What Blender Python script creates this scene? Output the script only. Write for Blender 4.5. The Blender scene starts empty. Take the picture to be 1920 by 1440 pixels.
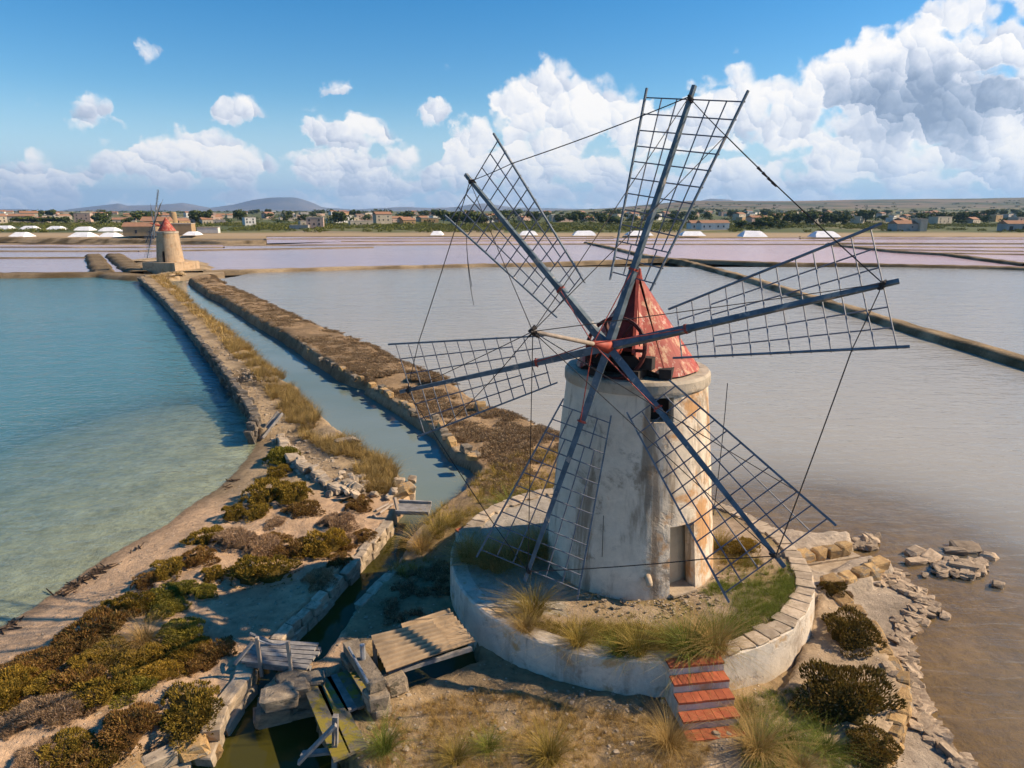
import bpy, math, random
import numpy as np
from mathutils import Vector, Matrix

R = math.radians
rng = np.random.default_rng(7)
random.seed(7)
scene = bpy.context.scene
COL = scene.collection

# ------------------------------------------------------------------ camera
CAM_H, PITCH, FPX = 12.4, R(14.2), 1281.0          # drone at 12.4 m over the water, 24 mm lens
cam_data = bpy.data.cameras.new('camera')
cam_data.sensor_width = 36.0
cam_data.lens = 36.0 * FPX / 1920.0
cam_data.clip_start = 0.1
cam_data.clip_end = 60000
cam = bpy.data.objects.new('camera', cam_data)
cam.location = (0, 0, CAM_H)
cam.rotation_euler = (math.pi / 2 - PITCH, 0, 0)
COL.objects.link(cam)
scene.camera = cam

def ray(u, v):
    x, y = (u - 960) / FPX, (720 - v) / FPX
    return np.array([x, math.cos(PITCH) + y * math.sin(PITCH), -math.sin(PITCH) + y * math.cos(PITCH)])
def at(u, v, z=0.0):
    """photo point -> point of the place at height z"""
    d = ray(u, v); t = (z - CAM_H) / d[2]
    return np.array([d[0] * t, d[1] * t, z])
def at_y(u, v, y):
    d = ray(u, v); t = y / d[1]
    return np.array([d[0] * t, y, CAM_H + d[2] * t])

# ------------------------------------------------------------------ sun, sky, exposure
SUN = np.array([0.803, 0.08, 0.59]); SUN /= np.linalg.norm(SUN)
sun_data = bpy.data.lights.new('sun', 'SUN')
sun_data.energy = 5.0
sun_data.angle = R(0.53)
sun_data.color = (1.0, 0.81, 0.57)
sun = bpy.data.objects.new('sun', sun_data)
sun.rotation_euler = Vector(SUN).to_track_quat('Z', 'Y').to_euler()
COL.objects.link(sun)

scene.render.engine = 'CYCLES'
scene.cycles.use_denoising = True
scene.cycles.use_adaptive_sampling = True
scene.cycles.adaptive_threshold = 0.03
scene.cycles.max_bounces = 5
scene.cycles.diffuse_bounces = 2
scene.cycles.glossy_bounces = 2
scene.cycles.transmission_bounces = 4
scene.cycles.transparent_max_bounces = 12
scene.cycles.caustics_reflective = False
scene.cycles.caustics_refractive = False
vs = scene.view_settings
vs.view_transform = 'Standard'; vs.look = 'None'; vs.gamma = 1.0; vs.exposure = 0.56
vs.use_curve_mapping = False

class NT:
    """short-hand for building node trees"""
    def __init__(s, tree): s.t = tree; s.n = tree.nodes; s.l = tree.links
    def node(s, typ, **kw):
        n = s.n.new(typ)
        for k, v in kw.items(): setattr(n, k, v)
        return n
    def put(s, sock, val):
        if val is None: return
        if isinstance(val, bpy.types.NodeSocket): s.l.new(val, sock)
        else: sock.default_value = val
    def math(s, op, a, b=None, c=None, clamp=False):
        n = s.node('ShaderNodeMath', operation=op, use_clamp=clamp)
        s.put(n.inputs[0], a); s.put(n.inputs[1], b)
        if c is not None: s.put(n.inputs[2], c)
        return n.outputs[0]
    def vmath(s, op, a, b=None, scale=None):
        n = s.node('ShaderNodeVectorMath', operation=op)
        s.put(n.inputs[0], a); s.put(n.inputs[1], b)
        if scale is not None: s.put(n.inputs['Scale'], scale)
        return n.outputs['Value'] if op in ('LENGTH', 'DOT_PRODUCT', 'DISTANCE') else n.outputs[0]
    def comb(s, x=0.0, y=0.0, z=0.0):
        n = s.node('ShaderNodeCombineXYZ')
        s.put(n.inputs[0], x); s.put(n.inputs[1], y); s.put(n.inputs[2], z)
        return n.outputs[0]
    def sep(s, v):
        n = s.node('ShaderNodeSeparateXYZ'); s.put(n.inputs[0], v); return n.outputs
    def mix(s, f, a, b, typ='RGBA', blend='MIX'):
        n = s.node('ShaderNodeMix', data_type=typ)
        if typ == 'RGBA': n.blend_type = blend
        i = {'RGBA': (6, 7, 2), 'FLOAT': (2, 3, 0), 'VECTOR': (4, 5, 1)}[typ]
        s.put(n.inputs[0], f); s.put(n.inputs[i[0]], a); s.put(n.inputs[i[1]], b)
        return n.outputs[i[2]]
    def noise(s, vec, scale, detail=4, rough=0.55, dist=0.0, out=0, lac=2.0):
        n = s.node('ShaderNodeTexNoise')
        s.put(n.inputs['Vector'], vec); s.put(n.inputs['Scale'], scale); s.put(n.inputs['Detail'], detail)
        s.put(n.inputs['Roughness'], rough); s.put(n.inputs['Distortion'], dist); s.put(n.inputs['Lacunarity'], lac)
        return n.outputs[out]
    def noise2(s, vec, scale, detail=2, rough=0.5):
        n = s.node('ShaderNodeTexNoise', noise_dimensions='2D')
        s.put(n.inputs['Vector'], vec); s.put(n.inputs['Scale'], scale); s.put(n.inputs['Detail'], detail); s.put(n.inputs['Roughness'], rough)
        return n.outputs[0]
    def voro(s, vec, scale, feature='F1', out='Distance', rand=1.0, detail=0.0, rough=0.5):
        n = s.node('ShaderNodeTexVoronoi', feature=feature)
        s.put(n.inputs['Vector'], vec); s.put(n.inputs['Scale'], scale); s.put(n.inputs['Randomness'], rand)
        if 'Detail' in n.inputs: s.put(n.inputs['Detail'], detail); s.put(n.inputs['Roughness'], rough)
        return n.outputs[out]
    def ramp(s, f, stops, interp='LINEAR'):
        n = s.node('ShaderNodeValToRGB'); s.put(n.inputs[0], f)
        cr = n.color_ramp; cr.interpolation = interp
        while len(cr.elements) < len(stops): cr.elements.new(0.5)
        for e, (p, c) in zip(cr.elements, stops):
            e.position = p; e.color = c if len(c) == 4 else (*c, 1)
        return n.outputs[0]
    def smooth(s, x, lo, hi, a=0.0, b=1.0):
        n = s.node('ShaderNodeMapRange', interpolation_type='SMOOTHSTEP')
        s.put(n.inputs[0], x); s.put(n.inputs[1], lo); s.put(n.inputs[2], hi); s.put(n.inputs[3], a); s.put(n.inputs[4], b)
        return n.outputs[0]

def lin(*c):
    """sRGB 0-255 -> linear"""
    o = []
    for x in c:
        x /= 255.0
        o.append(x / 12.92 if x <= 0.04045 else ((x + 0.055) / 1.055) ** 2.4)
    return (*o, 1.0)

world = bpy.data.worlds.new('World')
scene.world = world
world.use_nodes = True
def build_world():
    w = NT(world.node_tree)
    w.n.clear()
    out = w.node('ShaderNodeOutputWorld')
    bg = w.node('ShaderNodeBackground')
    sky = w.node('ShaderNodeTexSky', sky_type='NISHITA')
    sky.sun_disc = False
    sky.sun_elevation = math.asin(SUN[2])
    sky.sun_rotation = math.atan2(SUN[0], SUN[1])
    sky.altitude = 0; sky.air_density = 1.0; sky.dust_density = 0.15; sky.ozone_density = 2.0
    # clouds: cumulus banks laid out by direction (azimuth, elevation in degrees)
    def ae(u, v):
        d = ray(u, v)
        return math.degrees(math.atan2(d[0], d[1])), math.degrees(math.atan2(d[2], math.hypot(d[0], d[1])))
    # outline of each bank of cloud: top and base elevation over azimuth, kept in a ramp (R = top, G = base, in 20ths of a degree range)
    def bank_ramp(q, fac, pts):
        st = []
        for (u, t, bs) in pts:
            a, e1 = ae(u, t); e0 = ae(u, bs)[1]
            st.append((min(max((a + 45) / 90, 0), 1), (e1 / 20, max(e0, 0) / 20, 0, 1)))
        return q.sep(q.ramp(fac, st))
    tc = w.node('ShaderNodeTexCoord')
    dirn = w.vmath('NORMALIZE', tc.outputs['Generated'])
    x, y, z = w.sep(dirn)
    az = w.math('MULTIPLY', w.math('ARCTAN2', x, y), 57.29578)
    el = w.math('MULTIPLY', w.math('ARCSINE', z), 57.29578)
    p0 = w.comb(az, el, 0.0)
    nz = w.node('ShaderNodeTexNoise', noise_dimensions='2D')
    w.put(nz.inputs['Vector'], p0); w.put(nz.inputs['Scale'], 0.42); w.put(nz.inputs['Detail'], 6.0); w.put(nz.inputs['Roughness'], 0.58)
    pw = w.vmath('ADD', p0, w.vmath('SCALE', w.vmath('SUBTRACT', nz.outputs[1], (0.5, 0.5, 0.5)), scale=1.9))
    px, py, pz = w.sep(pw)
    fac = w.math('MULTIPLY_ADD', px, 1 / 90, 0.5)
    field = rel = None
    for i, (pts, soft) in enumerate(BANKS):
        t, bs, _ = bank_ramp(w, fac, pts)
        up = w.math('MULTIPLY_ADD', t, 20.0 / soft, w.math('MULTIPLY', py, -1 / soft))
        dn = w.math('MULTIPLY_ADD', bs, -30.0 / soft, w.math('MULTIPLY', py, 1.5 / soft))
        b = w.math('MINIMUM', up, dn)
        r = w.smooth(dn, 0.0, 2.6)
        if field is None: field, rel = b, r
        else:
            g_ = w.math('GREATER_THAN', b, field)
            rel = w.mix(g_, rel, r, 'FLOAT'); field = w.math('MAXIMUM', field, b)
    field = w.math('MINIMUM', w.math('MAXIMUM', field, -1.2), 0.75)
    # loose fair-weather field that goes on all round the horizon
    gen = w.noise2(w.vmath('MULTIPLY', pw, (1.0, 2.4, 1.0)), 0.14, 1, 0.5)
    gen = w.math('ADD', w.math('MULTIPLY_ADD', gen, 3.0, -1.85), w.smooth(py, 8.0, 1.0, -0.75, 0.86))
    field = w.math('MAXIMUM', field, gen)
    gap = w.noise2(w.vmath('MULTIPLY', pw, (1.0, 1.9, 1.0)), 0.20, 2, 0.5)
    field = w.math('SUBTRACT', field, w.smooth(gap, 0.50, 0.70, 0.0, 0.95))
    # heaped puffs, large and small; each is lit on the side of the sun
    def puffs(scale):
        q = w.comb(px, w.math('MULTIPLY', w.math('LOGARITHM', w.math('MAXIMUM', w.math('ADD', py, 3.0), 0.3), 2.71828), 9.5), 0.0)
        v = w.node('ShaderNodeTexVoronoi', feature='F1', voronoi_dimensions='2D')
        w.put(v.inputs['Vector'], q); w.put(v.inputs['Scale'], scale)
        off = w.vmath('SCALE', w.vmath('SUBTRACT', q, v.outputs['Position']), scale=scale)
        return v.outputs['Distance'], w.vmath('DOT_PRODUCT', off, (0.62, 0.78, 0.0))
    dist1, lit1 = puffs(0.30)
    dist2, lit2 = puffs(0.85)
    d0 = w.math('ADD', field, w.math('MULTIPLY_ADD', dist1, -0.62, 0.36))
    d0 = w.math('ADD', d0, w.math('MULTIPLY_ADD', dist2, -0.42, 0.20))
    d0 = w.math('ADD', d0, w.math('MULTIPLY_ADD', nz.outputs[0], 1.5, -0.75))
    dk = w.smooth(w.vmath('LENGTH', w.vmath('MULTIPLY', w.vmath('SUBTRACT', pw, (*ae(1745, 190), 0.0)), (1 / 9.8, 1 / 4.2, 0))), 1.0, 0.2)
    alpha = w.smooth(w.math('MULTIPLY_ADD', dk, 0.7, d0), -0.16, 0.56)
    lit = w.math('ADD', w.math('MULTIPLY_ADD', lit1, 0.46, 0.52), w.math('MULTIPLY', lit2, 0.27))
    lit = w.math('ADD', lit, w.math('MULTIPLY_ADD', nz.outputs[0], 0.9, -0.45))
    lit = w.math('ADD', lit, w.math('MULTIPLY_ADD', rel, 0.42, -0.24))
    lit = w.math('ADD', lit, w.smooth(d0, 0.55, 0.0, 0.0, 0.30))          # thin edges glow
    lit = w.math('SUBTRACT', lit, w.math('MULTIPLY', dk, 0.92))
    ccol = w.ramp(w.math('MULTIPLY_ADD', lit, 0.72, 0.28), [(0.0, (.17, .215, .30)), (0.25, (.27, .315, .40)), (0.48, (.40, .43, .50)), (0.70, (.56, .565, .59)), (0.90, (.67, .645, .62))])
    ccol = w.vmath('SCALE', ccol, scale=10.0)
    air = w.smooth(el, 5.0, 0.0)
    ccol = w.mix(w.math('MULTIPLY', air, 0.42), ccol, (4.6, 5.2, 6.1, 1))
    hs = w.node('ShaderNodeHueSaturation'); w.put(hs.inputs['Saturation'], 1.5); w.put(hs.inputs['Value'], 0.82)
    w.l.new(sky.outputs[0], hs.inputs['Color'])
    above = w.smooth(el, -0.5, 0.3)
    pale = w.mix(w.smooth(el, 9.0, 0.0, 0.0, 0.92), hs.outputs[0], (3.0, 4.2, 5.6, 1))
    skyc = w.mix(w.math('MULTIPLY', w.math('MULTIPLY', alpha, above), 0.97), pale, ccol)
    w.l.new(skyc, bg.inputs[0])
    bg.inputs[1].default_value = 0.113
    w.l.new(bg.outputs[0], out.inputs[0])
    world.cycles.sampling_method = 'NONE'
#  azimuth (photo column), top and base of the bank there (photo rows), softness
BANKS = [([(-120, 330, 360), (60, 318, 350), (160, 300, 350), (195, 258, 345), (330, 238, 340), (440, 250, 340), (500, 285, 342), (540, 322, 345),
           (575, 285, 352), (680, 268, 355), (760, 280, 356), (828, 285, 360), (850, 235, 365), (905, 205, 365), (945, 155, 365), (1035, 112, 365),
           (1110, 150, 365), (1180, 165, 368), (1300, 165, 370), (1345, 142, 370), (1480, 140, 370), (1560, 115, 368), (1620, 62, 365), (1720, 15, 362),
           (1850, -40, 360), (2000, -40, 360), (2060, 250, 350)], 1.5),
         ([(90, 260, 200), (120, 194, 230), (205, 192, 232), (225, 230, 236), (262, 210, 238), (300, 260, 200), (385, 240, 220), (415, 182, 238), (470, 175, 238),
           (515, 240, 215), (535, 270, 250), (570, 200, 278), (640, 182, 278), (720, 215, 280), (760, 270, 260), (780, 210, 200), (800, 176, 228), (835, 182, 228),
           (855, 240, 200)], 1.5),
         ([(245, 120, 80), (262, 84, 112), (296, 84, 110), (315, 120, 80), (590, 190, 150), (620, 154, 192), (690, 154, 190), (715, 190, 150)], 1.5)]
build_world()

# ------------------------------------------------------------------ helpers
def fbm_lattice(seed):
    r = np.random.default_rng(seed); return r.random((256, 256))
_L = fbm_lattice(3)
def vnoise(x, y):
    x = np.asarray(x, float); y = np.asarray(y, float)
    xi = np.floor(x).astype(int); yi = np.floor(y).astype(int)
    fx = x - xi; fy = y - yi; fx = fx * fx * (3 - 2 * fx); fy = fy * fy * (3 - 2 * fy)
    g = lambda a, b: _L[a & 255, b & 255]
    return (g(xi, yi) * (1 - fx) + g(xi + 1, yi) * fx) * (1 - fy) + (g(xi, yi + 1) * (1 - fx) + g(xi + 1, yi + 1) * fx) * fy
def fbm(x, y, scale=1.0, oct=4, off=0.0):
    t, a, s = 0.0, 0.5, 0.0
    for o in range(oct):
        t = t + a * vnoise(x * scale + off + 17.3 * o, y * scale + off * 1.7 - 9.1 * o); s += a
        a *= 0.5; scale *= 2.03
    return t / s

def link(o, parent=None):
    COL.objects.link(o)
    if parent is not None: o.parent = parent
    return o
def tag(o, label=None, cat=None, group=None, kind=None):
    if label: o['label'] = label
    if cat: o['category'] = cat
    if group: o['group'] = group
    if kind: o['kind'] = kind
    return o
def empty(name, loc=(0, 0, 0), rz=0.0):
    o = bpy.data.objects.new(name, None); o.empty_display_size = 0.3
    o.location = loc; o.rotation_euler = (0, 0, rz)
    return link(o)
def thing(name, label, cat, loc=(0, 0, 0), group=None, rz=0.0):
    return tag(empty(name, loc, rz), label, cat, group)
def mesh_from(name, V, F, mat=None, smooth=False, attrs=None, cols=None):
    """V (n,3); F = list of faces or an (m,k) array"""
    me = bpy.data.meshes.new(name)
    V = np.asarray(V, np.float32).reshape(-1, 3)
    if isinstance(F, np.ndarray):
        m, k = F.shape
        me.vertices.add(len(V)); me.vertices.foreach_set('co', V.ravel())
        me.loops.add(m * k); me.loops.foreach_set('vertex_index', F.astype(np.int32).ravel())
        me.polygons.add(m); me.polygons.foreach_set('loop_start', np.arange(0, m * k, k, dtype=np.int32))
        me.update(calc_edges=True)
    else:
        me.from_pydata(V.tolist(), [], F); me.update()
    if smooth: me.polygons.foreach_set('use_smooth', np.ones(len(me.polygons), bool))
    for k, a in (attrs or {}).items():
        at_ = me.attributes.new(k, 'FLOAT', 'POINT'); at_.data.foreach_set('value', np.asarray(a, np.float32))
    for k, a in (cols or {}).items():
        a = np.asarray(a, np.float32); a = np.c_[a, np.ones(len(a), np.float32)] if a.shape[1] == 3 else a
        at_ = me.attributes.new(k, 'FLOAT_COLOR', 'POINT'); at_.data.foreach_set('color', a.ravel())
    if mat is not None: me.materials.append(mat)
    return me
def obj(name, me, parent=None, loc=None, rot=None, scale=None):
    o = bpy.data.objects.new(name, me)
    if loc is not None: o.location = loc
    if rot is not None: o.rotation_euler = rot
    if scale is not None: o.scale = scale
    return link(o, parent)

def frame_from(d, hint=(0, 0, 1)):
    d = np.asarray(d, float); d = d / np.linalg.norm(d)
    h = np.asarray(hint, float)
    if abs(d @ h) > 0.97: h = np.array([1.0, 0, 0])
    a = np.cross(h, d); a /= np.linalg.norm(a)
    return a, np.cross(d, a), d
class MB:
    def __init__(s): s.V = []; s.F = []
    def add(s, V, F):
        b = len(s.V); s.V += [tuple(map(float, v)) for v in V]; s.F += [tuple(i + b for i in f) for f in F]; return s
    def beam(s, p0, p1, w, h, w1=None, h1=None, hint=(0, 0, 1)):
        """square timber from p0 to p1"""
        p0 = np.asarray(p0, float); p1 = np.asarray(p1, float)
        a, b, d = frame_from(p1 - p0, hint)
        w1 = w if w1 is None else w1; h1 = h if h1 is None else h1
        V = []
        for p, ww, hh in ((p0, w, h), (p1, w1, h1)):
            for sx, sy in ((-1, -1), (1, -1), (1, 1), (-1, 1)):
                V.append(p + a * sx * ww / 2 + b * sy * hh / 2)
        return s.add(V, [(3, 2, 1, 0), (4, 5, 6, 7), (0, 1, 5, 4), (1, 2, 6, 5), (2, 3, 7, 6), (3, 0, 4, 7)])
    def box(s, c, size, rz=0.0):
        c = np.asarray(c, float); x, y, z = np.asarray(size, float) / 2
        d = np.array([math.cos(rz), math.sin(rz), 0])
        return s.beam(c - d * x, c + d * x, 2 * y, 2 * z)
    def tube(s, pts, r, n=6, cap=True):
        pts = [np.asarray(p, float) for p in pts]
        rr = [r] * len(pts) if np.isscalar(r) else list(r)
        V = []; F = []
        a0 = None
        for i, p in enumerate(pts):
            d = pts[min(i + 1, len(pts) - 1)] - pts[max(i - 1, 0)]
            a, b, _ = frame_from(d, (0, 0, 1) if a0 is None else (0, 0, 1))
            for k in range(n):
                t = 2 * math.pi * k / n
                V.append(p + (a * math.cos(t) + b * math.sin(t)) * rr[i])
        for i in range(len(pts) - 1):
            for k in range(n):
                k2 = (k + 1) % n
                F.append((i * n + k, i * n + k2, (i + 1) * n + k2, (i + 1) * n + k))
        if cap: F.append(tuple(range(n - 1, -1, -1))); F.append(tuple(range((len(pts) - 1) * n, len(pts) * n)))
        return s.add(V, F)
    def obj(s, name, mat, parent=None, smooth=False):
        return obj(name, mesh_from(name, s.V, s.F, mat, smooth), parent)
def sag(p0, p1, drop, n=9):
    p0 = np.asarray(p0, float); p1 = np.asarray(p1, float)
    return [p0 + (p1 - p0) * t - np.array([0, 0, 4 * drop * t * (1 - t)]) for t in np.linspace(0, 1, n)]

# ------------------------------------------------------------------ materials
def new_mat(name):
    m = bpy.data.materials.new(name); m.use_nodes = True
    t = NT(m.node_tree); t.n.clear()
    out = t.node('ShaderNodeOutputMaterial'); b = t.node('ShaderNodeBsdfPrincipled')
    t.l.new(b.outputs[0], out.inputs[0])
    b.inputs['Specular IOR Level'].default_value = 0.3
    return m, t, b, out
def bump(t, h, strength, dist, b):
    n = t.node('ShaderNodeBump'); t.put(n.inputs['Strength'], strength); t.put(n.inputs['Distance'], dist); t.put(n.inputs['Height'], h)
    t.l.new(n.outputs[0], b.inputs['Normal']); return n
def plain(name, c1, c2, scale=4.0, rough=0.85, bmp=0.3, dist=0.02, stretch=(1, 1, 1), metal=0.0, c3=None, wear=0.62, world_space=False, rand=0.0):
    m, t, b, out = new_mat(name)
    tc = t.node('ShaderNodeTexCoord')
    if world_space:
        P = t.node('ShaderNodeNewGeometry').outputs['Position']
    else: P = tc.outputs['Object']
    P = t.vmath('MULTIPLY', P, stretch)
    if rand:
        oi = t.node('ShaderNodeObjectInfo'); P = t.vmath('ADD', P, t.vmath('SCALE', (37.0, 11.0, 23.0), scale=oi.outputs['Random']))
    f = t.noise(P, scale, 6, 0.62)
    c = t.mix(t.smooth(f, 0.3, 0.7), c1, c2)
    if c3 is not None:
        f2 = t.noise(P, scale * 0.6, 8, 0.7, 0.4)
        c = t.mix(t.smooth(f2, wear, wear + 0.06), c, c3)
    if rand:
        c = t.mix(1.0, c, t.ramp(oi.outputs['Random'], [(0, (1 - rand,) * 3), (1, (1 + rand, 1 + rand * 0.9, 1 + rand * 0.75))]), blend='MULTIPLY')
    t.l.new(c, b.inputs['Base Color'])
    b.inputs['Roughness'].default_value = rough; b.inputs['Metallic'].default_value = metal
    bump(t, t.noise(P, scale * 5, 5, 0.65), bmp, dist, b)
    return m
M = {}
M['bar'] = plain('sail_bar_paint', (0.17, 0.18, 0.21, 1), (0.10, 0.11, 0.14, 1), 6, 0.55, 0.1, 0.005, c3=(0.36, 0.25, 0.19, 1), wear=0.66)
M['spar'] = plain('sail_spar_paint', (0.16, 0.19, 0.22, 1), (0.085, 0.11, 0.135, 1), 3, 0.6, 0.2, 0.01, c3=(0.34, 0.30, 0.27, 1), wear=0.6)
M['stock'] = plain('sail_stock_wood', (0.13, 0.17, 0.20, 1), (0.06, 0.085, 0.105, 1), 3, 0.7, 0.4, 0.02, c3=(0.33, 0.29, 0.25, 1), wear=0.56)
M['rope'] = plain('rope', (0.055, 0.045, 0.04, 1), (0.03, 0.026, 0.025, 1), 20, 0.9, 0.2, 0.005)
M['red_iron'] = plain('red_iron', (0.42, 0.075, 0.045, 1), (0.27, 0.045, 0.03, 1), 5, 0.6, 0.2, 0.01)
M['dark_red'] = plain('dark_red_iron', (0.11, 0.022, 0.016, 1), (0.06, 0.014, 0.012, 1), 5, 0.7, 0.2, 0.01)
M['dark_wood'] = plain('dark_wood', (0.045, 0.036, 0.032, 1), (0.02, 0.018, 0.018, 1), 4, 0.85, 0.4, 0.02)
M['pale_wood'] = plain('pale_wood', (0.42, 0.34, 0.27, 1), (0.26, 0.21, 0.17, 1), 3, 0.8, 0.4, 0.015, stretch=(1, 1, 0.3), rand=0.12)
M['grey_wood'] = plain('grey_wood', (0.30, 0.28, 0.26, 1), (0.17, 0.155, 0.145, 1), 4, 0.85, 0.5, 0.015, rand=0.2)
M['moss_wood'] = plain('moss_wood', (0.23, 0.19, 0.13, 1), (0.14, 0.12, 0.085, 1), 4, 0.9, 0.5, 0.02, c3=(0.26, 0.20, 0.03, 1), wear=0.47, rand=0.1)
M['limestone'] = plain('limestone', (0.50, 0.40, 0.29, 1), (0.32, 0.245, 0.17, 1), 2.2, 0.92, 0.6, 0.03, c3=(0.17, 0.14, 0.11, 1), wear=0.6, rand=0.22)
M['tufa'] = plain('yellow_tufa', (0.50, 0.33, 0.15, 1), (0.34, 0.21, 0.095, 1), 2.4, 0.95, 0.9, 0.05, c3=(0.30, 0.24, 0.17, 1), wear=0.54, rand=0.25)
M['rubble'] = plain('rubble_rock', (0.47, 0.36, 0.25, 1), (0.26, 0.19, 0.13, 1), 2.6, 0.95, 0.7, 0.03, rand=0.3)
M['dark_stone'] = plain('dike_stone', (0.20, 0.165, 0.13, 1), (0.10, 0.085, 0.07, 1), 2.2, 0.95, 0.7, 0.04, rand=0.3)
M['brick_tile'] = plain('red_tile', (0.46, 0.125, 0.055, 1), (0.33, 0.085, 0.04, 1), 3.5, 0.85, 0.3, 0.01, c3=(0.50, 0.25, 0.16, 1), wear=0.66, rand=0.16)
M['sheet'] = plain('fibre_cement', (0.42, 0.30, 0.185, 1), (0.25, 0.18, 0.115, 1), 1.6, 0.9, 0.4, 0.01, c3=(0.15, 0.13, 0.11, 1), wear=0.62, rand=0.1)
M['pipe'] = plain('galvanised_pipe', (0.42, 0.43, 0.44, 1), (0.27, 0.27, 0.28, 1), 6, 0.5, 0.2, 0.005, metal=0.4)
M['salt'] = plain('salt', (0.86, 0.85, 0.85, 1), (0.74, 0.73, 0.74, 1), 0.6, 0.9, 0.4, 0.2)
M['seaweed'] = plain('seaweed', (0.075, 0.045, 0.028, 1), (0.03, 0.02, 0.014, 1), 6, 0.9, 0.6, 0.03)
M['old_block'] = plain('old_weathered_block', (0.34, 0.27, 0.19, 1), (0.17, 0.135, 0.10, 1), 2.4, 0.95, 0.8, 0.04, c3=(0.10, 0.085, 0.06, 1), wear=0.55, rand=0.2)
M['inner'] = plain('inner_plaster', (0.62, 0.49, 0.32, 1), (0.50, 0.38, 0.25, 1), 1.5, 0.95, 0.3, 0.03)
M['shaded_red'] = plain('shaded_red_boards', (0.30, 0.05, 0.035, 1), (0.20, 0.035, 0.026, 1), 3.0, 0.75, 0.3, 0.01)  # cap red darkened: shade of the face turned from the sun put into it
M['dark_hole'] = plain('dark_inside', (0.02, 0.018, 0.016, 1), (0.012, 0.011, 0.01, 1), 2, 0.95, 0.2, 0.02)  # near-black tone stands in for unlit interiors

def plaster_mat(name, base, ochre, dirt, streak, peel, weather=0.0):
    m, t, b, out = new_mat(name)
    P = t.node('ShaderNodeTexCoord').outputs['Object']
    n1 = t.noise(P, 0.9, 6, 0.65, 0.3)
    n2 = t.noise(P, 2.6, 7, 0.7, 0.5)
    if weather: n1 = t.math('MULTIPLY_ADD', t.sep(P)[0], weather, t.math('ADD', n1, -0.02))   # ochre peeling patches spread more towards the +X side
    st = t.noise(t.vmath('MULTIPLY', P, (1.5, 1.5, 0.16)), 1.0, 6, 0.65, 0.25)
    x, y, z = t.sep(P)
    c = t.mix(t.smooth(n2, 0.3, 0.75), base, [k * 0.80 for k in base[:3]] + [1])
    c = t.mix(t.math('MULTIPLY', t.smooth(n1, 0.53, 0.66), peel), c, ochre)
    c = t.mix(t.math('MULTIPLY', t.smooth(st, 0.50, 0.66), streak), c, dirt)
    n3 = t.noise(P, 1.1, 9, 0.75, 0.3)
    c = t.mix(t.math('MULTIPLY', t.smooth(n3, 0.52, 0.66), 0.62), c, [k * 0.9 for k in dirt[:3]] + [1])
    t.l.new(c, b.inputs['Base Color']); b.inputs['Roughness'].default_value = 0.92
    bump(t, t.math('ADD', t.noise(P, 9, 6, 0.7), t.math('MULTIPLY', t.smooth(n1, 0.53, 0.57), -0.5)), 0.5, 0.03, b)
    return m
M['plaster'] = plaster_mat('lime_plaster', (0.76, 0.645, 0.50, 1), (0.56, 0.30, 0.125, 1), (0.19, 0.13, 0.08, 1), 0.75, 0.95, 0.05)
M['plaster_wall'] = plaster_mat('platform_plaster', (0.66, 0.57, 0.46, 1), (0.47, 0.28, 0.115, 1), (0.25, 0.19, 0.14, 1), 0.5, 0.9)
M['plaster_tan'] = plaster_mat('tan_plaster', (0.50, 0.36, 0.23, 1), (0.42, 0.24, 0.11, 1), (0.22, 0.15, 0.09, 1), 0.6, 0.8)
M['rim'] = plaster_mat('rim_stone', (0.50, 0.42, 0.32, 1), (0.40, 0.26, 0.14, 1), (0.15, 0.12, 0.09, 1), 0.5, 0.4)
def roof_red():
    m, t, b, out = new_mat('red_painted_sheet')
    P = t.node('ShaderNodeTexCoord').outputs['Object']
    s = t.noise(t.vmath('MULTIPLY', P, (3.5, 3.5, 0.8)), 1.0, 8, 0.75, 0.3)
    n = t.noise(P, 1.1, 5, 0.6)
    c = t.mix(t.smooth(n, 0.3, 0.7), (0.38, 0.052, 0.034, 1), (0.26, 0.036, 0.026, 1))
    c = t.mix(t.smooth(s, 0.50, 0.64), c, (0.54, 0.31, 0.18, 1))
    s2 = t.noise(t.vmath('MULTIPLY', P, (7, 7, 1.2)), 1.0, 6, 0.8)
    c = t.mix(t.smooth(s2, 0.57, 0.66), c, (0.62, 0.50, 0.40, 1))
    t.l.new(c, b.inputs['Base Color']); b.inputs['Roughness'].default_value = 0.62
    bump(t, t.math('ADD', s, s2), 0.3, 0.02, b)
    return m
M['roof_red'] = roof_red()

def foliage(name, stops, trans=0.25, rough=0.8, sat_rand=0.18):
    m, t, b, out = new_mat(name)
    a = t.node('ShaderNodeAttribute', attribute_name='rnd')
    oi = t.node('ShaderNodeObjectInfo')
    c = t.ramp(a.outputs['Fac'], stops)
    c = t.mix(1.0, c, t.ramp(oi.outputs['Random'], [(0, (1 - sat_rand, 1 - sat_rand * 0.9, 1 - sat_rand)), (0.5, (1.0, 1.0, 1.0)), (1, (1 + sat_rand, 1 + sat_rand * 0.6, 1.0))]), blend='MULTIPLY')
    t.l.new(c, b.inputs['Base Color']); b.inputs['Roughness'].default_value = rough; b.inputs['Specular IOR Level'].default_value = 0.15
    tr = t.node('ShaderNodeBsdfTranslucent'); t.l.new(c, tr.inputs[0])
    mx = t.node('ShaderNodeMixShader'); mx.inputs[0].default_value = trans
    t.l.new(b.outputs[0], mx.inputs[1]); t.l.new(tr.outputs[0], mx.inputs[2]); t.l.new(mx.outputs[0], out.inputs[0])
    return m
M['olive'] = foliage('olive_leaf', [(0, (0.096, 0.064, 0.014)), (0.45, (0.240, 0.156, 0.025)), (0.8, (0.355, 0.239, 0.033)), (1, (0.480, 0.303, 0.066))])
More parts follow.
